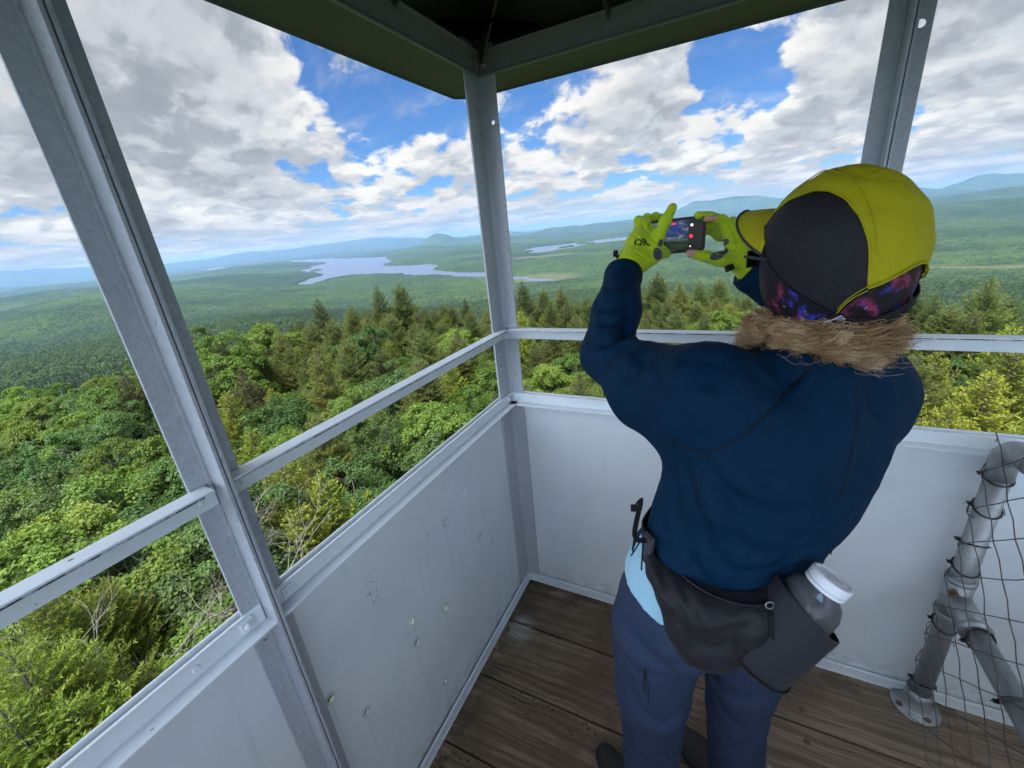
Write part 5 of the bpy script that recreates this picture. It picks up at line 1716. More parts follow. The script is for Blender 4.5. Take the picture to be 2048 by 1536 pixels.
# open ends: cuffs, collar, hem
ud = unit(LWR - LEL); jk.cone(LWR + ud * 0.062, LWR + ud * 0.09, 0.056, 0.056, 0.0, True)
ud2 = unit(RWR - REL); jk.cone(RWR + ud2 * 0.060, RWR + ud2 * 0.09, 0.054, 0.054, 0.0, True)
hp, hn = V3(0.63, -0.74, 0.945), V3(-0.62, 0.10, -1.0)
jk.planecut(V3(0.745, -0.80, 0.955), V3(-0.12, -0.10, -1.0))
V, Q = jk.mesh(2)
FOLDS = [  # sight lines of the folds in the cloth (2048 px wide view), width m, depth m
 ([(1262, 590), (1235, 612), (1195, 618)], .007, .005), ([(1275, 600), (1240, 640), (1190, 645)], .008, .006), ([(1262, 648), (1230, 680), (1185, 690)], .008, .006),
 ([(1275, 690), (1240, 700), (1200, 740)], .009, .006), ([(1290, 700), (1275, 740), (1235, 770)], .010, .006), ([(1330, 705), (1310, 760), (1275, 800)], .010, .005),
 ([(1255, 570), (1225, 575), (1200, 565)], .006, .004), ([(1268, 625), (1250, 650), (1255, 675)], .006, .005),
 ([(1380, 700), (1370, 745), (1330, 800)], .012, .004), ([(1425, 705), (1428, 740), (1410, 790)], .011, .006), ([(1500, 700), (1560, 740), (1600, 770)], .014, .006),
 ([(1480, 715), (1540, 770), (1590, 790)], .012, .004),
 ([(1740, 720), (1755, 790), (1748, 830)], .013, .008), ([(1775, 715), (1795, 760), (1805, 800)], .010, .004), ([(1770, 800), (1760, 870), (1720, 930)], .016, .004),
 ([(1365, 905), (1385, 1010), (1420, 1120)], .011, .007), ([(1345, 905), (1350, 1000), (1375, 1100), (1400, 1180)], .012, .006), ([(1390, 905), (1440, 980), (1500, 1030)], .010, .005),
 ([(1430, 905), (1500, 950), (1580, 970)], .010, .004), ([(1420, 930), (1480, 1000), (1560, 1030), (1620, 1030)], .010, .005),
 ([(1430, 980), (1500, 1050), (1580, 1075), (1640, 1065)], .010, .005), ([(1430, 1040), (1500, 1100), (1570, 1110), (1630, 1095)], .011, .006),
 ([(1415, 1090), (1470, 1140), (1550, 1145), (1610, 1130)], .010, .005), ([(1320, 960), (1325, 1040), (1340, 1100)], .010, .005),
 ([(1300, 1040), (1305, 1120), (1325, 1170)], .009, .005), ([(1380, 1110), (1400, 1150), (1440, 1165)], .009, .004), ([(1640, 960), (1700, 950), (1750, 920)], .014, .003),
 ([(1620, 1040), (1670, 1010), (1720, 980)], .013, .003),
 ([(1400, 905), (1395, 960), (1415, 1080), (1410, 1170)], .004, .0018),
]
SEAMS = [[(1638, 705), (1610, 745), (1560, 800), (1500, 860), (1440, 897), (1395, 905), (1345, 880)], [(1713, 775), (1714, 830), (1705, 900), (1692, 960), (1678, 1000)]]
FOLDS = [(p, w * 1.5, d * 1.7) for p, w, d in FOLDS]
FOLDS += [(s, .0034, .0024) for s in SEAMS]
V, jb = creases(V, Q, FOLDS, 0.0035, 13)
ub = V @ BL
wz = np.clip((1.17 - V[:, 2]) / 0.10, 0, 1)
ridge = lambda a: 1 - np.abs(2 * a - 1) * 2.0
w1 = ridge(fbm(ub * 6 + 3, V[:, 2] * 26 + ub * 13, 3, 41)); w2 = ridge(fbm(V[:, 0] * 30 + V[:, 2] * 22, V[:, 1] * 12 - V[:, 2] * 8, 3, 43))
V = V + vnormals(V, Q) * (wz * w1 * 0.0050 + (1 - wz) * w2 * 0.0020)[:, None]
MATS['navy_fleece'].node_tree.nodes['Principled BSDF'].inputs['Specular IOR Level'].default_value = 0.12
jacket = skin('jacket', V, Q, MATS['navy_fleece'], person)
jb = BVHTree.FromPolygons([tuple(v) for v in V], [tuple(q) for q in Q])
bm = bmesh.new()
L = cam_line(jb, SEAMS[0], 8, 0.0004)
tube(bm, L, 0.0009, 6)
L = cam_line(jb, [(1520, 700), (1580, 705), (1650, 705), (1712, 712)], 6, 0.0004)
if len(L) > 2: tube(bm, L, 0.0011, 6)
obj('seam', bm, MATS['black_webbing'], jacket, smooth=True)
bm = bmesh.new()
L = cam_line(jb, SEAMS[1], 8, 0.0002); tube(bm, L, 0.0009, 6)
obj('back_crease', bm, MATS['black_webbing'], jacket, smooth=True)
for a, b, c, nm in ((LWR, LEL, 0.0405, 'cuff'), (RWR, REL, 0.038, 'cuff')):
    bm = bmesh.new(); d = unit(a - b)
    lathe(bm, [(c - 0.007, 0.026), (c - 0.001, 0.027), (c + 0.0015, 0.018), (c + 0.0015, 0.002), (c - 0.001, -0.004)], a - d * 0.020, d, 28)
    obj(nm, bm, MATS['navy_fleece'], jacket, smooth=True)
# standing collar
bm = bmesh.new()
ring = []
for k in range(40):
    t = 2 * PI * k / 40
    o_ = [V3(.876, -.604, 1.290) + BL * math.cos(t) * 0.064 + BF * math.sin(t) * 0.070, V3(.880, -.600, 1.338) + BL * math.cos(t) * 0.064 + BF * math.sin(t) * 0.066 + UPV * 0.004 * math.sin(t * 3)]
    o_ += [o_[1] - unit(BL * math.cos(t) + BF * math.sin(t)) * 0.004, V3(.876, -.604, 1.325) + BL * math.cos(t) * 0.060 + BF * math.sin(t) * 0.062]
    ring.append([bm.verts.new(q) for q in o_])
for k in range(40):
    a, b = ring[k], ring[(k + 1) % 40]
    for j in range(3): bm.faces.new((a[j], b[j], b[j + 1], a[j + 1]))
obj('collar', bm, MATS['navy_fleece'], jacket, smooth=True, sub=1)

# ---- pale tee hem peeping out below the jacket
te = Solid((0.50, -0.90, 0.70), (1.05, -0.42, 1.06), 0.0045)
te.loft([(0.76, .742, -.684, .172, .132), (0.86, .746, -.681, .170, .130), (0.95, .760, -.672, .167, .127), (1.02, .785, -.66, .160, .115)], BL, BF, 0.005)
te.planecut(V3(0.745, -0.80, 0.905), V3(-0.16, -0.02, -1.0))
te.planecut(V3(0.745, -0.70, 1.0), V3(0, 0, 1.0))
V, Q = te.mesh(4)
skin('tee_hem', V, Q, MATS['pale_blue_tee'], person)

# ---- trousers
LKN, RKN = V3(0.664, -0.715, 0.47), V3(0.834, -0.604, 0.47)
LAN, RAN = V3(0.668, -0.712, 0.085), V3(0.880, -0.560, 0.085)
tr = Solid((0.48, -0.92, 0.03), (1.08, -0.40, 0.99), 0.0052)
tr.loft([(0.83, .738, -.686, .150, .115), (0.86, .741, -.683, .162, .126), (0.89, .747, -.680, .164, .126), (0.95, .758, -.673, .150, .115)], BL, BF, 0.02)
HPL, HPR = V3(0.668, -0.740, 0.81), V3(0.824, -0.636, 0.81)
tr.chain([HPL, V3(0.663, -0.732, 0.62), LKN, V3(.664, -.716, .26), LAN], [0.084, 0.074, 0.064, 0.061, 0.057], 0.012)
tr.chain([HPR, V3(0.832, -0.620, 0.62), RKN, V3(.850, -.592, .26), RAN], [0.084, 0.074, 0.064, 0.061, 0.057], 0.012)
tr.ell(V3(.755, -.772, .885), BL, BF, UPV, (0.10, 0.050, 0.06), 0.03)
tr.planecut(V3(0, 0, 0.058), V3(0, 0, -1.0))
V, Q = tr.mesh(2)
TF = [
 ([(1248, 1240), (1275, 1290), (1330, 1330), (1385, 1325)], .010, .007), ([(1240, 1300), (1280, 1345), (1340, 1350)], .007, .003), ([(1262, 1370), (1290, 1430), (1330, 1450), (1362, 1420)], .009, .006),
 ([(1250, 1330), (1262, 1390), (1285, 1420)], .009, .004), ([(1292, 1340), (1290, 1370), (1294, 1400)], .003, .002), ([(1270, 1400), (1310, 1480), (1355, 1500)], .010, .004),
 ([(1410, 1330), (1440, 1380), (1500, 1395)], .009, .005), ([(1425, 1370), (1450, 1430), (1500, 1470)], .010, .004), ([(1520, 1380), (1500, 1410), (1460, 1400)], .008, .004),
 ([(1535, 1450), (1500, 1490), (1460, 1510)], .010, .005), ([(1320, 1220), (1305, 1260), (1300, 1300)], .003, .0015), ([(1250, 1420), (1256, 1470), (1250, 1520)], .008, .003)]
V, tb = creases(V, Q, [(p, w * 1.3, d * 1.1) for p, w, d in TF], 0.0045, 8)
V = V + vnormals(V, Q) * (ridge(fbm((V @ BL) * 9, V[:, 2] * 20 + (V @ BL) * 9, 3, 51)) * 0.0012)[:, None]
trousers = skin('trousers', V, Q, MATS['trouser_cloth'], person)
tb = BVHTree.FromPolygons([tuple(v) for v in V], [tuple(q) for q in Q])
bm = bmesh.new()
L = cam_line(tb, [(1290, 1338), (1289, 1360), (1290, 1385)], 6, 0.0008)
if len(L) > 2: tube(bm, L, 0.0012, 6)
L = cam_line(tb, [(1296, 1410), (1297, 1395), (1296, 1370), (1291, 1345)], 5, 0.0006)
if len(L) > 2: tube(bm, L, 0.0008, 6)
obj('pocket_zip', bm, MATS['black_webbing'], trousers)

# ---- shoes
for an, tw in ((LAN, 0.0), (RAN, 0.05)):
    d = unit(BF + BL * tw); sd_ = np.cross(UPV, d)
    c0 = V3(an[0], an[1], 0) - d * 0.045
    sh = Solid(np.minimum(c0, c0 + d * 0.27) - 0.08, np.maximum(c0, c0 + d * 0.27) + V3(.08, .08, .14), 0.004)
    sh.chain([c0 + UPV * .045, c0 + d * 0.10 + UPV * .045, c0 + d * 0.19 + UPV * .036, c0 + d * 0.235 + UPV * .034], [0.038, 0.040, 0.041, 0.032], 0.02)
    sh.cone(c0 + d * .03 + UPV * .06, c0 + d * .035 + UPV * .12, 0.038, 0.040, 0.02)
    sh.planecut(V3(0, 0, 0.016), V3(0, 0, -1.0))
    V, Q = sh.mesh(1)
    s_o = skin('shoe', V, Q, MATS['shoe_cloth'], person)
    bm = bmesh.new()
    out = []
    for k in range(28):
        t = 2 * PI * k / 28
        x = 0.095 + 0.150 * math.cos(t); wdt = 0.042 if math.cos(t) > -0.2 else 0.037
        out.append(c0 + d * x + sd_ * math.sin(t) * wdt * (1 + 0.12 * math.cos(t)))
    a = [bm.verts.new(q + UPV * 0.001) for q in out]; b = [bm.verts.new(q * 1.0 + UPV * 0.022) for q in out]
    for k in range(28): bm.faces.new((a[k], a[(k + 1) % 28], b[(k + 1) % 28], b[k]))
    bm.faces.new(a[::-1]); bm.faces.new(b)
    obj('sole', bm, MATS['black_plastic'], s_o, bevel=0.003)
    bm = bmesh.new()
    for k in range(4):
        q = c0 + d * (0.10 + 0.028 * k) + UPV * (0.088 - 0.008 * k)
        tube(bm, [q - sd_ * 0.024 - UPV * .006, q + UPV * .004, q + sd_ * 0.024 - UPV * .006], 0.0022, 6)
    obj('laces', bm, MATS['grey_grip'], s_o)

# ---- body under the clothes: one continuous skin
bd = Solid((0.42, -0.90, 0.03), (1.12, -0.15, 1.63), 0.0058)
bd.loft([(0.82, .742, -.684, .12, .09), (0.86, .745, -.680, .14, .105), (1.0, .785, -.658, .12, .09), (1.15, .835, -.630, .145, .10), (1.25, .858, -.615, .140, .085), (1.31, .870, -.610, .07, .05)], BL, BF, 0.02)
bd.cone(V3(.870, -.610, 1.27), V3(.884, -.588, 1.42), 0.054, 0.050, 0.03)
hc = HEAD
bd.ell(hc + V3(0, 0, 0.018) - HF * 0.006, HF, HL, UPV, (0.094, 0.074, 0.098), 0.01)
bd.ell(hc + HF * 0.030 - UPV * 0.045, HF, HL, UPV, (0.058, 0.058, 0.066), 0.03)
bd.cone(hc + HF * 0.070 - UPV * 0.088, hc + HF * 0.050 - UPV * 0.080, 0.020, 0.030, 0.02)
bd.cone(hc + HF * 0.088 + UPV * 0.002, hc + HF * 0.107 - UPV * 0.038, 0.008, 0.012, 0.012)     # nose
bd.cone(hc + HF * 0.087 - UPV * 0.064 + HL * .014, hc + HF * 0.087 - UPV * 0.064 - HL * .014, 0.008, 0.008, 0.006)   # lips
bd.cone(hc + HF * 0.083 + UPV * 0.022 + HL * .034, hc + HF * 0.083 + UPV * 0.022 - HL * .034, 0.012, 0.012, 0.01)
for s in (-1, 1):
    bd.ell(hc + HL * 0.074 * s - UPV * 0.014 - HF * 0.008, HF, HL, UPV, (0.017, 0.007, 0.030), 0.004)
    bd.ell(hc + HF * 0.085 + HL * 0.031 * s - UPV * .002, HF, HL, UPV, (0.012, 0.016, 0.011), 0.004, True)
bd.chain([LSH + UPV * -.01, LEL, LWR], [0.046, 0.026, 0.024], 0.01)
bd.chain([RSH + UPV * -.01, REL, RWR], [0.046, 0.026, 0.024], 0.01)
bd.chain([HPL, LKN, LAN, LAN + V3(0, 0, -.03)], [0.060, 0.050, 0.034, .034], 0.02)
bd.chain([HPR, RKN, RAN, RAN + V3(0, 0, -.03)], [0.060, 0.050, 0.034, .034], 0.02)
V, Q = bd.mesh(1)
body = skin('body', V, Q, MATS['skin'], person)
def _eye(N, P, O, g): return {'Base Color': (0.75, 0.74, 0.72)}
material('eye_white', _eye, rough=0.15)
for s in (-1, 1):
    bm = bmesh.new(); lathe(bm, [(0.0115 * math.sin(PI * k / 8), -0.0115 * math.cos(PI * k / 8)) for k in range(9)], hc + HF * 0.076 + HL * 0.031 * s, UPV, 14)
    obj('eye', bm, MATS['eye_white'], body, smooth=True)
# ------------------------------------------------------------------ cap and headband
HC0 = HEAD + UPV * 0.006
def headpt(th, ph, m=1.0, rf=0.102, rl=0.087, ru=0.109):
    t, p = rad(th), rad(ph)
    back = max(0.0, -math.cos(t))
    cp = math.cos(p) if ph > 0 else math.cos(p) ** 0.55
    q = HC0 + (HF * math.cos(t) * rf * (1 + 0.02 * back) + HL * math.sin(t) * rl) * cp * m + UPV * math.sin(p) * ru * m * (1.24 if ph < 0 else 1.0)
    return q
def tab(pts, x):
    return float(np.interp(x, [a for a, b in pts], [b for a, b in pts]))
ARCH = [(38, 22), (46, 31), (60, 41), (75, 45), (90, 48), (105, 46), (120, 38), (131, 24), (138, 6), (143, -17)]
MBOT = [(38, 22), (46, 14), (60, 2), (75, -8), (90, -17), (105, -24), (125, -33), (133, -27), (143, -17)]
BANDLO = [(0, -14), (25, -18), (40, -26), (60, -38), (80, -50), (95, -56), (120, -60), (150, -54), (180, -38)]
REAR = [(143, -17), (150, -15), (160, -11), (172, -7), (180, -6)]
def fold(th):
    th = th % 360
    return 360 - th if th > 180 else th
def shell(name, inside, m, mat, parent, step=1.0, th0=0, th1=360, ph0=-60, ph1=90, wr=0.0, thick=0.0012, smooth_edge=None):
    """patch of the head shell: theta columns whose phi range is given by inside(theta) -> list of (lo, hi)"""
    bm = bmesh.new()
    cols = np.arange(th0, th1 + 1e-6, step)
    NP = 36
    prev = None
    for th in cols:
        rng_ = inside(fold(th))
        if rng_ is None: prev = None; continue
        lo, hi = rng_
        col_ = []
        for k in range(NP + 1):
            ph = lo + (hi - lo) * k / NP
            w = wr * (math.sin(rad(th) * 9 + math.sin(rad(ph) * 5) * 2) * 0.5 + math.sin(rad(ph) * 13 + rad(th) * 4)) * 0.5
            s = math.sin(math.pi * min(max((ph - lo) / max(hi - lo, 1e-3), 0), 1))
            col_.append(bm.verts.new(headpt(th, ph, m + w)))
        if prev:
            for k in range(NP):
                bm.faces.new((prev[k], col_[k], col_[k + 1], prev[k + 1]))
        prev = col_
    bmesh.ops.remove_doubles(bm, verts=bm.verts, dist=0.00005)
    o = obj(name, bm, mat, parent, smooth=True)
    sm = o.modifiers.new('thick', 'SOLIDIFY'); sm.thickness = thick; sm.offset = -1
    return o
cap = empty('cap', tuple(HC0)); cap.parent = None
adopt(cap, person)
cap.location = tuple(HC0)
def front_edge(a): return 21.5 + 12 * (math.cos(rad(a)) - math.cos(rad(40))) / (1 - math.cos(rad(40))) if abs(a) < 40 else 21.5 - 0.55 * (abs(a) - 40)
def yrange(th):
    if th < 38: return (front_edge(th), 90)
    if th <= 143: return (tab(ARCH, th), 90)
    return (tab(REAR, th), 90)
shell('crown', yrange, 1.035, MATS['cap_cloth'], cap, 1.5, wr=0.016)
for a, b in ((38, 143), (217, 322)):
    shell('side_mesh', lambda th: (tab(MBOT, th), tab(ARCH, th)), 1.035, MATS['black_mesh'], cap, 1.5, a, b)
# seam cords on the cap
def headtube(name, path, m, r, mat, parent, flat=None):
    bm = bmesh.new()
    pts = catmull([tuple(headpt(a, b, m)) for a, b in path], 5)
    tube(bm, pts, r, 6, flat=flat)
    return obj(name, bm, mat, parent, smooth=True)
for s in (1, -1):
    headtube('edge_cord', [(s * a, b) for a, b in ARCH], 1.047, 0.0011, MATS['cap_cloth'], cap)
    headtube('edge_cord', [(s * a, b) for a, b in MBOT], 1.040, 0.0013, MATS['black_webbing'], cap)
    headtube('crown_seam', [(s * 148, -14), (s * 140, 20), (s * 128, 50), (s * 90, 70), (s * 40, 68), (s * 22, 40), (s * 18, 11)], 1.049, 0.0008, MATS['cap_cloth'], cap)
headtube('edge_cord', [(143, -17), (150, -15), (160, -11), (172, -7), (180, -6), (188, -7), (200, -11), (210, -15), (217, -17)], 1.047, 0.0013, MATS['cap_cloth'], cap)
headtube('stitching', [(127, -32), (132, -25), (137, -21), (143, -18)], 1.052, 0.0007, MATS['cap_cloth'], cap)
headtube('stitching', [(127, -29.5), (132, -23), (137, -19), (143, -15.5)], 1.050, 0.0006, MATS['cap_cloth'], cap)
# brim
bm = bmesh.new()
NI, NJ = 48, 12
grid = []
for i in range(NI + 1):
    a = -58 + 116 * i / NI
    base = headpt(a, front_edge(a) + 0.8, 1.038)
    u = math.sin(rad(a) * 90 / 58)
    reach = 0.074 * math.sqrt(max(1 - abs(u) ** 2.6, 0)) 
    row = []
    for j in range(NJ + 1):
        t = j / NJ
        q = base + unit(HF + UPV * 0.10) * reach * t + HL * 0.012 * u * t * 0.6 + UPV * (-0.003 * t - 0.010 * t * t * (0.4 + abs(u)) - 0.006 * abs(u) ** 2)
        row.append(q)
    grid.append(row)
vt = [[bm.verts.new(q) for q in r] for r in grid]
for i in range(NI):
    for j in range(NJ):
        bm.faces.new((vt[i][j], vt[i + 1][j], vt[i + 1][j + 1], vt[i][j + 1]))
bmesh.ops.remove_doubles(bm, verts=bm.verts, dist=0.0002)
br = obj('brim', bm, MATS['cap_cloth'], cap, smooth=True)
sm = br.modifiers.new('thick', 'SOLIDIFY'); sm.thickness = 0.0022; sm.offset = 0
bm = bmesh.new(); tube(bm, [r[-1] for r in grid], 1, 8, flat=(0.0042, 0.0022)); obj('brim_edge', bm, MATS['brim_piping'], br, smooth=True)
# headband
band = shell('headband', lambda th: (tab(BANDLO, th), 38 if th < 48 else 14), 1.0, MATS['galaxy_print'], person, 2.0, wr=0.006)
trim = shell('white_lining', lambda th: (tab(BANDLO, th) - 6.5, tab(BANDLO, th) + 0.5) if th < 168 else None, 0.992, MATS['white_trim'], band, 2.0, -167, 167)
headtube('band_hem', [(a, tab(BANDLO, abs(a))) for a in range(-170, 171, 10)], 1.004, 0.0013, MATS['black_webbing'], band)
# rear strap, tail with slider, woven tag
bm = bmesh.new()
pts = [tuple(headpt(a, b, 1.055)) for a, b in ((125, -33), (135, -38), (150, -40), (168, -36), (185, -30), (205, -27), (222, -22))]
pts = catmull(pts, 6)
def ribbon(bm, pts, w, th, upv):
    rows = []
    for i, p in enumerate(pts):
        p = np.array(p); a = np.array(pts[max(i - 1, 0)]); b = np.array(pts[min(i + 1, len(pts) - 1)])
        t = unit(b - a); n = unit(np.cross(t, upv if not callable(upv) else upv(i, p))); s = np.cross(n, t)
        rows.append([bm.verts.new(p + s * w * i0 + n * th * j0) for i0, j0 in ((-1, -1), (1, -1), (1, 1), (-1, 1))])
    for a, b in zip(rows, rows[1:]):
        for k in range(4): bm.faces.new((a[k], a[(k + 1) % 4], b[(k + 1) % 4], b[k]))
    bm.faces.new(rows[0][::-1]); bm.faces.new(rows[-1])
ribbon(bm, pts, 0.0075, 0.0008, V3(0.2, 0.1, 1))
obj('rear_strap', bm, MATS['black_webbing'], cap, smooth=False)
bm = bmesh.new()
tail = [headpt(158, -40, 1.06), cam_pt(1772, 640, 0.585), cam_pt(1768, 668, 0.58), cam_pt(1748, 690, 0.575), cam_pt(1737, 712, 0.572), cam_pt(1738, 728, 0.572)]
ribbon(bm, catmull(tail, 6), 0.0045, 0.0008, V3(0.6, 0.5, 0.3))
ts = obj('strap_tail', bm, MATS['black_webbing'], cap)
bm = bmesh.new()
obox(bm, cam_pt(1744, 734, 0.570), R_ * 0.007 - U_ * .002, F_ * 0.002, U_ * 0.0045 + R_ * .002)
obox(bm, cam_pt(1737, 724, 0.571), R_ * 0.003, F_ * 0.003, U_ * 0.004)
obj('strap_end', bm, MATS['black_plastic'], ts, bevel=0.001)
tc_, tn = headpt(126.5, -37, 1.068), unit(headpt(126.5, -37, 1.2) - headpt(126.5, -37, 1.0))
tx = unit(headpt(131, -34, 1.06) - headpt(122, -39, 1.06)); ty = np.cross(tn, tx)
bm = bmesh.new(); obox(bm, tc_, tx * 0.0115, ty * 0.0052, tn * 0.0005)
tg = obj('woven_tag', bm, MATS['white_trim'], cap)
def letters(text, o, ex, ey, size, mat, parent, name='lettering', thick=0.0003):
    cu = bpy.data.curves.new(name, 'FONT'); cu.body = text; cu.size = size; cu.extrude = thick / 2; cu.offset = size * 0.035
    cu.align_x = 'CENTER'; cu.align_y = 'CENTER'
    tmp = bpy.data.objects.new('t', cu); COL.objects.link(tmp)
    dg = bpy.context.evaluated_depsgraph_get()
    me = bpy.data.meshes.new_from_object(tmp.evaluated_get(dg))
    bpy.data.objects.remove(tmp)
    ez = np.cross(ex, ey)
    me.transform(Matrix(((ex[0], ey[0], ez[0], o[0]), (ex[1], ey[1], ez[1], o[1]), (ex[2], ey[2], ez[2], o[2]), (0, 0, 0, 1))))
    me.materials.clear()
    return link(name, me, mat, parent)
letters('OUTDOOR', tc_ + tn * 0.0007 + ty * 0.0022, tx, ty, 0.0046, MATS['black_plastic'], tg)
letters('RESEARCH', tc_ + tn * 0.0007 - ty * 0.0022, tx, ty, 0.0042, MATS['black_plastic'], tg)

# sunglasses: temple arm and lens edge under the brim
sg = empty('sunglasses', tuple(HC0 + HF * .1)); adopt(sg, person); sg.location = tuple(HC0 + HF * .1)
for s in (1, -1):
    bm = bmesh.new(); tube(bm, [HC0 + HF * 0.095 + HL * s * 0.070 - UPV * .004, HC0 + HF * 0.04 + HL * s * 0.082 - UPV * .006, HC0 - HF * 0.02 + HL * s * 0.080 - UPV * 0.012], 1, 6, flat=(0.0015, 0.003))
    obj('temple_arm', bm, MATS['black_plastic'], sg, smooth=True)
    bm = bmesh.new(); obox(bm, HC0 + HF * 0.103 + HL * s * 0.032 - UPV * 0.010, HF * 0.0012, HL * 0.024, UPV * 0.014)
    obj('lens', bm, MATS['black_plastic'], sg, bevel=0.004)
bm = bmesh.new(); tube(bm, [HC0 + HF * .108 + HL * .008 - UPV * .006, HC0 + HF * .112 - UPV * .004, HC0 + HF * .108 - HL * .008 - UPV * .006], 0.0015, 6); obj('bridge', bm, MATS['black_plastic'], sg)

# ------------------------------------------------------------------ hair: a bob of loose curls below the headband
hb = Solid(HEAD - 0.17, HEAD + 0.14, 0.004)
for th, r_h in ((62, .014), (78, .019), (95, .022), (115, .025), (140, .027), (165, .028), (190, .028), (215, .027), (245, .024), (270, .020), (290, .015)):
    for ph, dz, rr in ((-48, -0.006, .8), (-52, -0.024, 1.05), (-56, -0.042, .9)):
        q = headpt(th, max(ph, -56), 0.76) + UPV * (dz - 0.012)
        hb.ell(q, HF, HL, UPV, (r_h * rr, r_h * rr, r_h * rr * 1.1), 0.02)
hb.ell(HEAD - UPV * .035, HF, HL, UPV, (.085, .072, .07), 0.02)
V, Q = hb.mesh(2)
V = V + vnormals(V, Q) * ((fbm(V[:, 0] * 60 + V[:, 2] * 30, V[:, 1] * 60 - V[:, 2] * 30, 3, 8) - .5) * 0.018)[:, None]
me = mesh_np('hair', V, Q)
a_ = me.attributes.new('tint', 'FLOAT', 'POINT'); a_.data.foreach_set('value', np.full(len(V), 0.12, np.float32))
hair = link('hair', me, MATS['hair'], person, smooth=True)
def push_out(P, m):
    """keep strands on top of the jacket"""
    for it in range(3):
        g = (P - jk.lo) / jk.h
        i = np.clip(np.round(g).astype(int), 1, jk.n - 2)
        F = jk.F
        d = F[i[:, 0], i[:, 1], i[:, 2]]
        gr3 = np.stack([F[i[:, 0] + 1, i[:, 1], i[:, 2]] - F[i[:, 0] - 1, i[:, 1], i[:, 2]], F[i[:, 0], i[:, 1] + 1, i[:, 2]] - F[i[:, 0], i[:, 1] - 1, i[:, 2]], F[i[:, 0], i[:, 1], i[:, 2] + 1] - F[i[:, 0], i[:, 1], i[:, 2] - 1]], 1)
        inside = ((g > 1) & (g < jk.n - 2)).all(1) & (P[:, 2] < 1.40)
        amt = np.where(inside, np.clip(m - d, 0, 0.03), 0)
        P = P + unit(gr3 + 1e-6) * amt[:, None]
    return P
def hair_strands():
    rng = np.random.default_rng(21)
    allV, allQ, allT = [], [], []
    base = 0; K = 34
    s = np.linspace(0, 1, K)
    NL = 250
    for l in range(NL):
        th = 55 + 240 * (l + rng.random()) / NL
        tier = rng.random()
        ph = tab(BANDLO, fold(th)) - 4
        root = headpt(th, ph, 0.93)
        out = unit(headpt(th, 0, 1.0) - HC0); tang = np.cross(UPV, out)
        near = math.exp(-((th - 106) / 46) ** 2); rear = 1 / (1 + math.exp(-(th - 160) / 12))
        L = rng.uniform(0.75, 1.2) * (0.028 + 0.052 * tier) * (1.25 if th < 105 else (0.9 if th < 150 else 0.65))
        L = min(L, 0.074 if th < 100 else 0.052)
        amp = rng.uniform(0.0065, 0.0125) * (1 - 0.4 * rear); turns = rng.choice([-1, 1]) * rng.uniform(9, 15); p0 = rng.uniform(0, 6.28)
        reach = (0.010 + 0.020 * (1 - tier)) * (1 - 0.75 * rear) + 0.016 * near
        grow = np.clip(s * 4, 0, 1)
        C = root + out * (reach * np.sin(np.minimum(s * 2.1, 1.57)))[:, None] - UPV * (L * s ** 1.15)[:, None] + tang * (rng.normal() * 0.010 * s)[:, None]
        C = push_out(C, 0.006 + amp + 0.004 * (1 - tier))
        tone = rng.uniform(0.15, 0.9)
        for q in range(38):
            o2 = rng.normal(size=3) * 0.0026
            am = amp * (1 + rng.normal() * 0.10); pp = p0 + rng.normal() * 0.22
            if rng.random() < 0.06: am *= 1.7; o2 = o2 * 3
            P = C + o2 * (0.4 + s[:, None]) + out * (am * np.cos(s * turns + pp) * grow)[:, None] + tang * (am * np.sin(s * turns + pp) * grow)[:, None] + UPV * (am * 0.7 * np.sin(s * turns * 0.9 + pp + 1.2) * grow)[:, None]
            r = 0.00040 * (1 - 0.5 * s)
            t = unit(np.gradient(P, axis=0))
            n1 = unit(np.cross(t, out + 0.013)); n2 = np.cross(t, n1)
            ring = np.stack([P + n1 * r[:, None], P + (-n1 * 0.5 + n2 * 0.87) * r[:, None], P + (-n1 * .5 - n2 * .87) * r[:, None]], 1).reshape(-1, 3)
            allV.append(ring)
            k = np.arange(K - 1)[:, None] * 3 + base
            allQ.append(np.concatenate([np.stack([k + a, k + b, k + 3 + b, k + 3 + a], -1).reshape(-1, 4) for a, b in ((0, 1), (1, 2), (2, 0))]))
            allT.append(np.repeat(np.clip(0.05 + tone * 0.75 + rng.normal() * 0.10 + s * 0.22, 0, 1), 3))
            base += K * 3
    me = mesh_np('curls', np.concatenate(allV), np.concatenate(allQ))
    a = me.attributes.new('tint', 'FLOAT', 'POINT'); a.data.foreach_set('value', np.concatenate(allT).astype(np.float32))
    return me
link('curls', hair_strands(), MATS['hair'], hair, smooth=True)

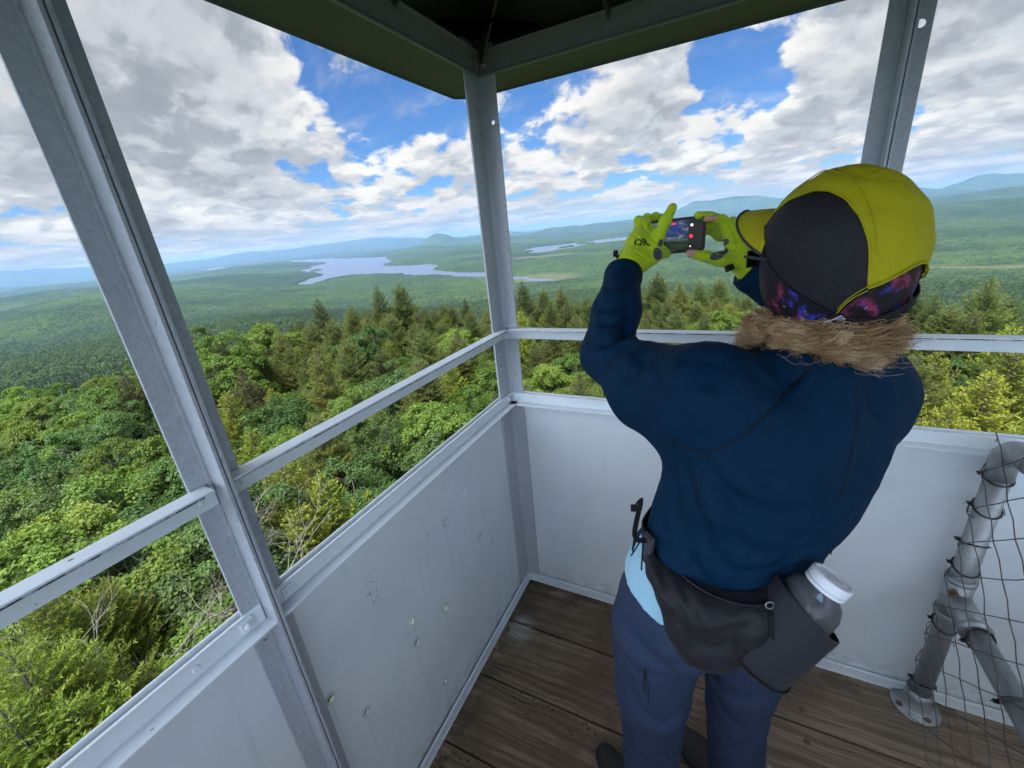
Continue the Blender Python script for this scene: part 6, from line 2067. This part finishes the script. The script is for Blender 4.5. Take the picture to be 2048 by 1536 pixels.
# ------------------------------------------------------------------ phone
PR_, PL_ = cam_pt(1401, 467, 0.915), cam_pt(1278, 479, 0.965)
pe = unit(PR_ - PL_); pc = (PR_ + PL_) / 2
pn = unit(HEAD + HF * .08 + UPV * .01 - pc); pn = unit(pn - pe * (pn @ pe)); pu = np.cross(pn, pe)
if pu[2] < 0: pu = -pu
LEN = 0.1465
phone = empty('mobile_phone', tuple(pc)); tag(phone, 'black phone held sideways in both gloves, its camera screen lit', 'phone')
def rrect(bm, c, ex, ey, ez, w, h, r, t, mi=0):
    pts = []
    for cx_, cy2, a0 in ((w - r, h - r, 0), (-w + r, h - r, 90), (-w + r, -h + r, 180), (w - r, -h + r, 270)):
        for k in range(6):
            a = rad(a0 + 18 * k); pts.append((cx_ + r * math.cos(a), cy2 + r * math.sin(a)))
    A = [bm.verts.new(c + ex * x + ey * y - ez * t) for x, y in pts]; B = [bm.verts.new(c + ex * x + ey * y + ez * t) for x, y in pts]
    n = len(pts)
    for k in range(n): bm.faces.new((A[k], A[(k + 1) % n], B[(k + 1) % n], B[k])).material_index = mi
    bm.faces.new(A[::-1]).material_index = mi; bm.faces.new(B).material_index = mi
bm = bmesh.new(); rrect(bm, pc, pe, pu, pn, LEN / 2 + .002, 0.0375, 0.010, 0.0058)
obj('phone_case', bm, MATS['black_plastic'], phone, bevel=0.0012)
def _screen(N, P, O, g):
    d = N.vm('SUBTRACT', P, tuple(pc))
    u = N.vm('DOT_PRODUCT', d, tuple(pe)); v = N.vm('DOT_PRODUCT', d, tuple(pu))
    n = N.noise(N.comb(N.m('MULTIPLY', u, 60), N.m('MULTIPLY', v, 120), 0.0), 1.0, 5, 0.6)
    skyc = N.mix(N.ss(n, 0.45, 0.70), (0.008, 0.018, 0.055), (0.11, 0.115, 0.135))
    blue = N.ss(N.vm('DISTANCE', N.comb(u, v, 0.0), (0.012, 0.018, 0.0)), 0.008, 0.018, 0.8, 0.0)
    skyc = N.mix(blue, skyc, (0.008, 0.02, 0.11))
    land = N.mix(N.ss(n, 0.4, 0.6), (0.003, 0.006, 0.003), (0.012, 0.022, 0.012))
    hor = N.m('ADD', v, N.m('MULTIPLY', u, 0.05))
    c = N.mix(N.ss(hor, -0.006, -0.004), N.mix(N.ss(hor, -0.012, -0.006), land, (0.03, 0.05, 0.05)), skyc)
    c = N.mix(N.ss(u, 0.040, 0.0405), c, (0.010, 0.010, 0.012))
    return {'Base Color': (0.005, 0.005, 0.006), 'Emission Color': c, 'Emission Strength': 1.0}
material('phone_screen', _screen, rough=0.12)
bm = bmesh.new(); rrect(bm, pc + pn * 0.006, pe, pu, pn, LEN / 2 - .004, 0.0325, 0.005, 0.0004)
scn = obj('screen', bm, MATS['phone_screen'], phone)
def _glow(col):
    return lambda N, P, O, g: {'Base Color': col, 'Emission Color': col, 'Emission Strength': 1.0}
material('ui_white', _glow((0.55, 0.55, 0.55))); material('ui_red', _glow((0.55, 0.02, 0.03)))
for (u, v_, r, m_) in ((0.047, 0.021, .0030, 'ui_white'), (0.046, -0.002, .0040, 'ui_red'), (0.045, -0.024, .0016, 'ui_white')):
    bm = bmesh.new(); lathe(bm, [(r, 0), (r, 0.0003), (0, 0.0003)], pc + pn * 0.0064 + pe * u + pu * v_, pn, 20)
    obj('screen_button', bm, MATS[m_], scn)
bm = bmesh.new(); rrect(bm, pc + pn * 0.0066 + pe * 0.010 + pu * 0.027, pe, pu, pn, 0.0045, 0.0020, 0.0008, 0.0002)
obj('record_timer', bm, MATS['ui_red'], scn)
bm = bmesh.new(); rrect(bm, pc - pn * 0.0068 - pe * 0.050 + pu * 0.016, pe, pu, pn, 0.016, 0.016, 0.005, 0.0012); obj('camera_block', bm, MATS['black_plastic'], phone, bevel=.0005)

# ------------------------------------------------------------------ gloves
def glove(name, S_, folds):
    V, Q = S_.mesh(1)
    V, b = creases(V, Q, folds, 0.0008, 60)
    o = skin(name, V, Q, MATS['lime_glove'], person)
    return o, BVHTree.FromPolygons([tuple(v) for v in V], [tuple(q) for q in Q])
def bounds(pts, pad):
    P = np.array(pts); return P.min(0) - pad, P.max(0) + pad
W = cam_pt
# left hand: back of the hand to the viewer, fingers folded behind the phone, thumb raised across the screen
lw0 = LWR + unit(LWR - LEL) * 0.004
kn = [W(1277, 441, .955), W(1294, 436, .962), W(1311, 434, .968), W(1326, 437, .972)]
lo, hi = bounds([lw0, W(1350, 405, .93), W(1240, 420, 1.06), W(1360, 520, 1.06)], 0.035)
gl = Solid(lo, hi, 0.0017)
pw = W(1262, 522, .935)
gl.cone(LWR - unit(LWR - LEL) * 0.012, pw, 0.033, 0.029, 0.008)
gl.chain([pw, W(1276, 490, .945), W(1290, 455, .955)], [0.029, 0.027, 0.022], 0.012)
gl.chain([W(1283, 525, .93), W(1305, 500, .935), W(1312, 470, .945)], [0.022, 0.021, 0.017], 0.012)
gl.chain([W(1300, 518, .935), W(1325, 505, .945), W(1334, 508, .955)], [0.016, 0.012, 0.009], 0.010)
for i, k_ in enumerate(kn):
    root = W(1283 + 9 * i, 470 - 2 * i, .955 + .004 * i)
    mid = k_ + F_ * 0.030 + R_ * (0.012 + 0.002 * i) - U_ * 0.006
    tip = k_ + F_ * 0.040 + R_ * (0.034 - 0.002 * i) - U_ * (0.018 + 0.003 * i)
    gl.chain([root, k_, mid, tip], [0.0125, 0.0105, 0.0098, 0.0085], 0.0035, 0.008)
gl.chain([W(1303, 505, .932), W(1316, 474, .925), W(1331, 442, .912), W(1345, 415, .905)], [0.016, 0.0135, 0.0120, 0.0095], 0.006)
GF = [([(1262, 500), (1285, 512), (1305, 532)], .0035, .002), ([(1252, 515), (1270, 528), (1290, 545)], .0035, .002), ([(1268, 480), (1290, 495)], .003, .0012),
      ([(1245, 520), (1262, 532), (1280, 548)], .003, .0016), ([(1286, 452), (1300, 470), (1312, 488)], .003, .0018), ([(1300, 440), (1302, 460)], .003, .0016), ([(1317, 440), (1311, 462)], .003, .0016), ([(1285, 444), (1290, 462)], .003, .0016),
      ([(1309, 480), (1320, 490)], .003, .0018), ([(1262, 465), (1278, 478)], .003, .001), ([(1330, 450), (1340, 454)], .0025, .0009)]
g1, gb = glove('left_hand_glove', gl, GF)
g1.name = 'glove'
def patch(bvh, outline, mat, parent, name='grip_patch', off=0.0008):
    """patch of thicker fabric laid on a surface"""
    c = np.mean(outline, 0)
    bm = bmesh.new()
    rings = []
    for s in (1.0, 0.66, 0.33):
        P = []
        for q in outline:
            x, y = c + (np.array(q) - c) * s
            d = F_ + R_ * ((x - 1024) / FPX) - U_ * ((y - 768) / FPX)
            h = bvh.ray_cast(Vector(CAM), Vector(d))
            if h[0] is None: P.append(None)
            else: P.append(np.array(h[0] + h[1] * (off if s < 1 else 0.0001)))
        good = [p for p in P if p is not None]
        if not good: return
        P = [p if p is not None else good[0] for p in P]
        rings.append([bm.verts.new(p) for p in P])
    n = len(outline)
    for a, b in zip(rings, rings[1:]):
        for k in range(n): bm.faces.new((a[k], a[(k + 1) % n], b[(k + 1) % n], b[k]))
    bm.faces.new(rings[-1])
    obj(name, bm, mat, parent, smooth=True)
def oval(cx_, cy2, a, b, rot, n=20):
    t = np.linspace(0, 2 * PI, n, endpoint=False); c, s = math.cos(rad(rot)), math.sin(rad(rot))
    return [(cx_ + a * math.cos(q) * c - b * math.sin(q) * s, cy2 + a * math.cos(q) * s + b * math.sin(q) * c) for q in t]
patch(gb, oval(1315, 508, 13, 9, 80), MATS['grey_grip'], g1)
patch(gb, oval(1321, 486, 8, 5, 110), MATS['grey_grip'], g1)
# emblem on the back of the hand
def surf_letters(text, bvh, px, py, dx, dy, size, mat, parent):
    d = F_ + R_ * ((px - 1024) / FPX) - U_ * ((py - 768) / FPX)
    h = bvh.ray_cast(Vector(CAM), Vector(d))
    if h[0] is None: return
    d2 = F_ + R_ * ((px + dx - 1024) / FPX) - U_ * ((py + dy - 768) / FPX)
    n = -unit(d) * 0.6 + np.array(h[1]) * 0.4; n = unit(n)
    e = unit(d2 * h[3] / np.linalg.norm(d) if False else (R_ * dx - U_ * dy)); e = unit(e - n * (n @ e)); y = np.cross(n, e)
    o = letters(text, np.array(h[0]) + n * 0.0040, e, y, size, mat, parent, 'emblem', 0.0005)
    sh = o.modifiers.new('wrap', 'SHRINKWRAP'); sh.target = parent; sh.wrap_method = 'NEAREST_SURFACEPOINT'; sh.offset = 0.0006
    return o
surf_letters('OR', gb, 1283, 484, 20, -2, 0.0235, MATS['black_plastic'], g1)
bm = bmesh.new(); obox(bm, W(1231, 507, .93), R_ * .0045, U_ * .006, F_ * .006); obox(bm, W(1236, 514, .925), R_ * .004, U_ * .003, F_ * .004)
obj('pull_tab', bm, MATS['black_webbing'], g1, bevel=.001)
# right hand: index over the top edge, thumb under the bottom edge, open curve between
lo, hi = bounds([RWR, W(1385, 420, .88), W(1385, 530, .98), W(1500, 420, .98)], 0.035)
gr_ = Solid(lo, hi, 0.0017)
rwd = unit(RWR - REL)
pr = W(1482, 518, .925)
gr_.cone(RWR - rwd * 0.012, pr, 0.029, 0.027, 0.008)
gr_.chain([pr, W(1470, 480, .915), W(1457, 452, .915)], [0.026, 0.021, 0.0145], 0.012)
gr_.chain([W(1490, 505, .93), W(1480, 470, .945), W(1465, 445, .95)], [0.022, 0.018, 0.013], 0.012)
idxf = [W(1458, 458, .912), W(1445, 440, .908), W(1420, 433, .905), W(1396, 431, .900)]
gr_.chain(idxf, [0.0135, 0.0112, 0.0102, 0.0088], 0.004, 0.008)
for i in range(3):
    o_ = F_ * (0.020 + 0.016 * i)
    gr_.chain([W(1462, 455, .915) + o_, W(1446, 440, .91) + o_ - U_ * .002, W(1418, 440, .908) + o_ - U_ * (.003 * i), W(1398, 450, .905) + o_ + F_ * .006 - U_ * .006 * i], [0.0125, 0.0105, 0.0098, 0.0085], 0.0035, 0.008)
thb = [W(1475, 520, .918), W(1440, 520, .905), W(1412, 513, .900), W(1385, 508, .900)]
gr_.chain(thb, [0.0185, 0.0145, 0.0118, 0.0092], 0.005, 0.01)
GF2 = [([(1455, 440), (1468, 470), (1478, 500)], .003, .0016), ([(1470, 462), (1480, 490)], .003, .0015), ([(1488, 490), (1480, 512), (1462, 530)], .003, .0018), ([(1478, 480), (1462, 500)], .003, .0014), ([(1440, 508), (1448, 528)], .003, .0013),
       ([(1408, 430), (1408, 442)], .0025, .0012), ([(1432, 432), (1438, 446)], .003, .0014), ([(1495, 500), (1485, 530)], .003, .0015), ([(1422, 505), (1426, 522)], .0025, .001)]
g2, gb2 = glove('glove', gr_, GF2)
patch(gb2, oval(1438, 508, 20, 10, -28), MATS['grey_grip'], g2)
patch(gb2, oval(1448, 485, 11, 7, -25), MATS['grey_grip'], g2)
# bare finger pads
for (p, n_, nm) in ((W(1421, 437, .895), 0.0095, 'bare_fingertip'), (W(1382, 507, .8985), 0.0088, 'bare_fingertip')):
    s_ = Solid(p - 0.03, p + 0.03, 0.0015)
    if n_ > 0.009: s_.cone(p - R_ * 0.009 - U_ * .001, p + R_ * 0.010 + U_ * .001, 0.0062, 0.0060, 0.0)
    else: s_.cone(p + R_ * 0.004, p - R_ * 0.004, 0.0088, 0.0075, 0.0)
    V, Q = s_.mesh(1); skin(nm, V, Q, MATS['skin'], body)
bm = bmesh.new(); obox(bm, W(1459, 536, .90), R_ * .007 + U_ * .003, U_ * .006 - R_ * .002, F_ * .006); obj('pull_tab', bm, MATS['black_webbing'], g2, bevel=.001)

# ------------------------------------------------------------------ waist pack, bottle holder and bottle
wp = empty('waist_pack', (0.80, -0.78, 0.86)); tag(wp, 'black nylon waist pack with side bottle holder slung low round the hips', 'waist pack')
pk = Solid((0.50, -1.0, 0.66), (1.08, -0.50, 1.06), 0.0036)
# belt line round the hips: bearing a from the back towards her right
def hip(a, z, m=1.0):
    ru, rv = 0.174 * m, 0.136 * m
    k = (z - .86) / .14
    return V3(.748 + .035 * k, -.680 + .02 * k, z) - BF * math.cos(rad(a)) * rv - BL * math.sin(rad(a)) * ru
pk.chain([hip(-100, 1.010, 1.0), hip(-88, 1.0, 1.02), hip(-72, .990, 1.04), hip(-54, .980, 1.06), hip(-34, .980, 1.05), hip(-18, .992, 1.03), hip(0, 1.005, 1.0)], [0.009, 0.014, 0.022, 0.031, 0.032, 0.026, 0.010], 0.025)
pk.chain([hip(-74, .970, 1.03), hip(-62, .940, 1.05), hip(-51, .915, 1.06), hip(-42, .920, 1.06), hip(-26, .955, 1.05)], [0.012, 0.020, 0.024, 0.026, 0.022], 0.03)
V, Q = pk.mesh(2)
PF = [([(1320, 1110), (1400, 1175), (1480, 1195), (1560, 1190)], .005, .003), ([(1330, 1130), (1345, 1190), (1375, 1250)], .008, .004), ([(1350, 1150), (1380, 1210), (1395, 1270)], .008, .004),
      ([(1440, 1290), (1480, 1270), (1520, 1235)], .008, .004), ([(1400, 1280), (1460, 1260), (1500, 1250)], .007, .003), ([(1310, 1110), (1325, 1160), (1340, 1220)], .007, .003), ([(1480, 1170), (1520, 1165), (1560, 1150)], .008, .004)]
V, pb = creases(V, Q, PF, 0.003, 30)
pouch = skin('pouch', V, Q, MATS['pack_nylon'], wp)
pb = BVHTree.FromPolygons([tuple(v) for v in V], [tuple(q) for q in Q])
bm = bmesh.new()
L = cam_line(pb, [(1318, 1098), (1350, 1140), (1400, 1180), (1460, 1205), (1510, 1212), (1550, 1205)], 8, 0.0015)
if len(L) > 3: ribbon(bm, L, 0.0035, 0.0008, lambda i, p: CAM - p)
zp = obj('zipper', bm, MATS['black_plastic'], pouch)
if len(L) > 3:
    e = L[-4]
    bm = bmesh.new(); tube(bm, [e + R_ * .006 * math.cos(t) + U_ * .005 * math.sin(t) - F_ * .004 for t in np.linspace(0, 6, 12)], 0.0011, 6)
    obj('zip_ring', bm, MATS['galvanised'], zp, smooth=True)
    bm = bmesh.new(); tube(bm, catmull([e - F_ * .006 - U_ * .006, e - F_ * .012 - U_ * .022 - R_ * .005, e - F_ * .014 - U_ * .042 - R_ * .001, e - F_ * .013 - U_ * .046 + R_ * .012, e - F_ * .012 - U_ * .028 + R_ * .014, e - F_ * .006 - U_ * .008], 5), 0.0016, 6)
    obj('zip_cord', bm, MATS['black_webbing'], zp, smooth=True)
# belt with buckle at her left side
bm = bmesh.new()
belt = [hip(a, z, 1.0 if a < -60 else 1.05) for a, z in ((-84, .995), (-90, 1.0), (-98, 1.01), (-108, 1.02), (-130, 1.02), (-180, 1.01), (-230, .99), (-270, .975), (-300, .985), (-318, .995))]
ribbon(bm, catmull([tuple(p) for p in belt], 6), 0.013, 0.0012, lambda i, p: np.cross(unit(p - V3(.755, -.675, p[2])), UPV) * 0 + UPV)
obj('belt', bm, MATS['black_webbing'], wp)
bk = hip(-102, 1.02, 1.03)
bm = bmesh.new(); nb = unit(V3(*(bk - V3(.785, -.66, 1.02)))); tb_ = unit(np.cross(UPV, nb))
obox(bm, bk, tb_ * 0.009, UPV * 0.022 + tb_ * .004, nb * 0.004); obox(bm, bk + UPV * .026, tb_ * 0.012, UPV * 0.005, nb * 0.005); obox(bm, bk - UPV * .026, tb_ * 0.012, UPV * 0.004, nb * 0.005)
obj('buckle', bm, MATS['brim_piping'], wp, bevel=0.0015)
bm = bmesh.new()
ribbon(bm, catmull([tuple(bk + UPV * .02), tuple(bk + UPV * .035 + tb_ * .0 + nb * .015 - R_ * .01), tuple(W(1282, 1000, .76)), tuple(W(1268, 1014, .76))], 6), 0.0042, 0.0008, V3(.3, .8, .1))
obox(bm, W(1268, 1016, .76), R_ * .0055, U_ * .006, F_ * .003)
obj('loose_strap', bm, MATS['black_webbing'], wp)
bm = bmesh.new(); tube(bm, catmull([tuple(hip(-98, .99, 1.08)), tuple(W(1285, 1080, .735)), tuple(W(1270, 1100, .74)), tuple(W(1262, 1112, .745))], 5), 0.0014, 6); obj('cord', bm, MATS['black_webbing'], wp)
# bottle holder: open sleeve, top towards her right hip, bottom swung to the middle
HT_, HB_ = W(1614, 1212, .600), W(1508, 1318, .640)
ax = unit(HT_ - HB_); HL_ = np.linalg.norm(HT_ - HB_)
bs = V3(*np.cross(ax, unit(HT_ - CAM)))
bm = bmesh.new()
N1 = 40
bx_ = unit(np.cross(ax, F_)); by_ = np.cross(ax, bx_)
prof = [(0.0, -0.012), (0.030, -0.011), (0.046, -0.003), (0.050, 0.010), (0.051, HL_ * .4), (0.051, HL_ * .8), (0.0515, HL_), (0.0495, HL_ + .002), (0.0475, HL_ - .001), (0.047, HL_ * .5), (0.045, 0.012), (0, 0.006)]
rings = []
for r, h in prof:
    if r == 0: rings.append([bm.verts.new(HB_ + ax * h)]); continue
    rg = []
    for k in range(N1):
        t = 2 * PI * k / N1
        wob = 1 + 0.012 * math.sin(t * 5 + h * 60) + 0.010 * math.sin(t * 3 - h * 40)
        rg.append(bm.verts.new(HB_ + ax * (h + (0.014 * math.cos(t) if h > HL_ * .7 else 0)) + (bx_ * math.cos(t) + by_ * math.sin(t)) * r * wob))
    rings.append(rg)
for A, B in zip(rings, rings[1:]):
    for k in range(N1):
        k2 = (k + 1) % N1
        f = (A[0], B[k2], B[k]) if len(A) == 1 else ((A[k], A[k2], B[0]) if len(B) == 1 else (A[k], A[k2], B[k2], B[k]))
        bm.faces.new(f)
hold = obj('bottle_holder', bm, MATS['holder_nylon'], wp, smooth=True, sub=1)
bm = bmesh.new(); tube(bm, [HB_ + ax * 0.006 + (bx_ * math.cos(t) + by_ * math.sin(t)) * 0.0512 for t in np.linspace(0, 2 * PI, 40)], 0.0016, 6, cap=False); obj('piping', bm, MATS['black_webbing'], hold, smooth=True)
bm = bmesh.new(); tube(bm, catmull([tuple(hip(58, .93, 1.05)), tuple(W(1632, 1150, .70)), tuple(W(1630, 1128, .72)), tuple(W(1620, 1135, .74))], 6), 0.002, 6); obj('cord_loop', bm, MATS['black_webbing'], wp, smooth=True)
# bottle
def _clear(N, P, O, g): return {'Base Color': (0.85, 0.87, 0.9)}
material('clear_plastic', _clear, rough=0.04, trans=0.92)
MATS['clear_plastic'].node_tree.nodes['Principled BSDF'].inputs['IOR'].default_value = 1.3
plain('white_cap', (0.72, 0.74, 0.78), 0.05, 60, 0.05, rough=0.4)
bt = empty('water_bottle', tuple(HB_ + ax * .02)); tag(bt, 'clear water bottle with white screw cap standing in the black holder', 'bottle')
B0 = HB_ + ax * 0.012 + bx_ * 0.002
bm = bmesh.new()
lathe(bm, [(0, 0), (0.036, 0), (0.040, 0.006), (0.0405, HL_ - .02), (0.039, HL_), (0.033, HL_ + .014), (0.024, HL_ + .022), (0.0215, HL_ + .026), (0.0215, HL_ + 0.032)], B0, ax, 32)
obj('bottle_body', bm, MATS['clear_plastic'], bt, smooth=True)
bm = bmesh.new()
h0 = HL_ + .027
prof = [(0.0225, 0.0), (0.0262, 0.0), (0.0265, 0.0045), (0.0235, 0.0055), (0.0235, 0.0065), (0.0265, 0.0075), (0.0265, 0.0175), (0.0255, 0.0195), (0.022, 0.0198), (0.0215, 0.0188), (0, 0.0188)]
lathe(bm, [(r, h + h0) for r, h in prof], B0, ax, 48)
for k in range(4): obox(bm, B0 + ax * (h0 + 0.0192) + bx_ * (-0.009 + .006 * k), bx_ * 0.0008, by_ * 0.010, ax * 0.0004)
obj('screw_cap', bm, MATS['white_cap'], bt, smooth=False, bevel=0.0006)
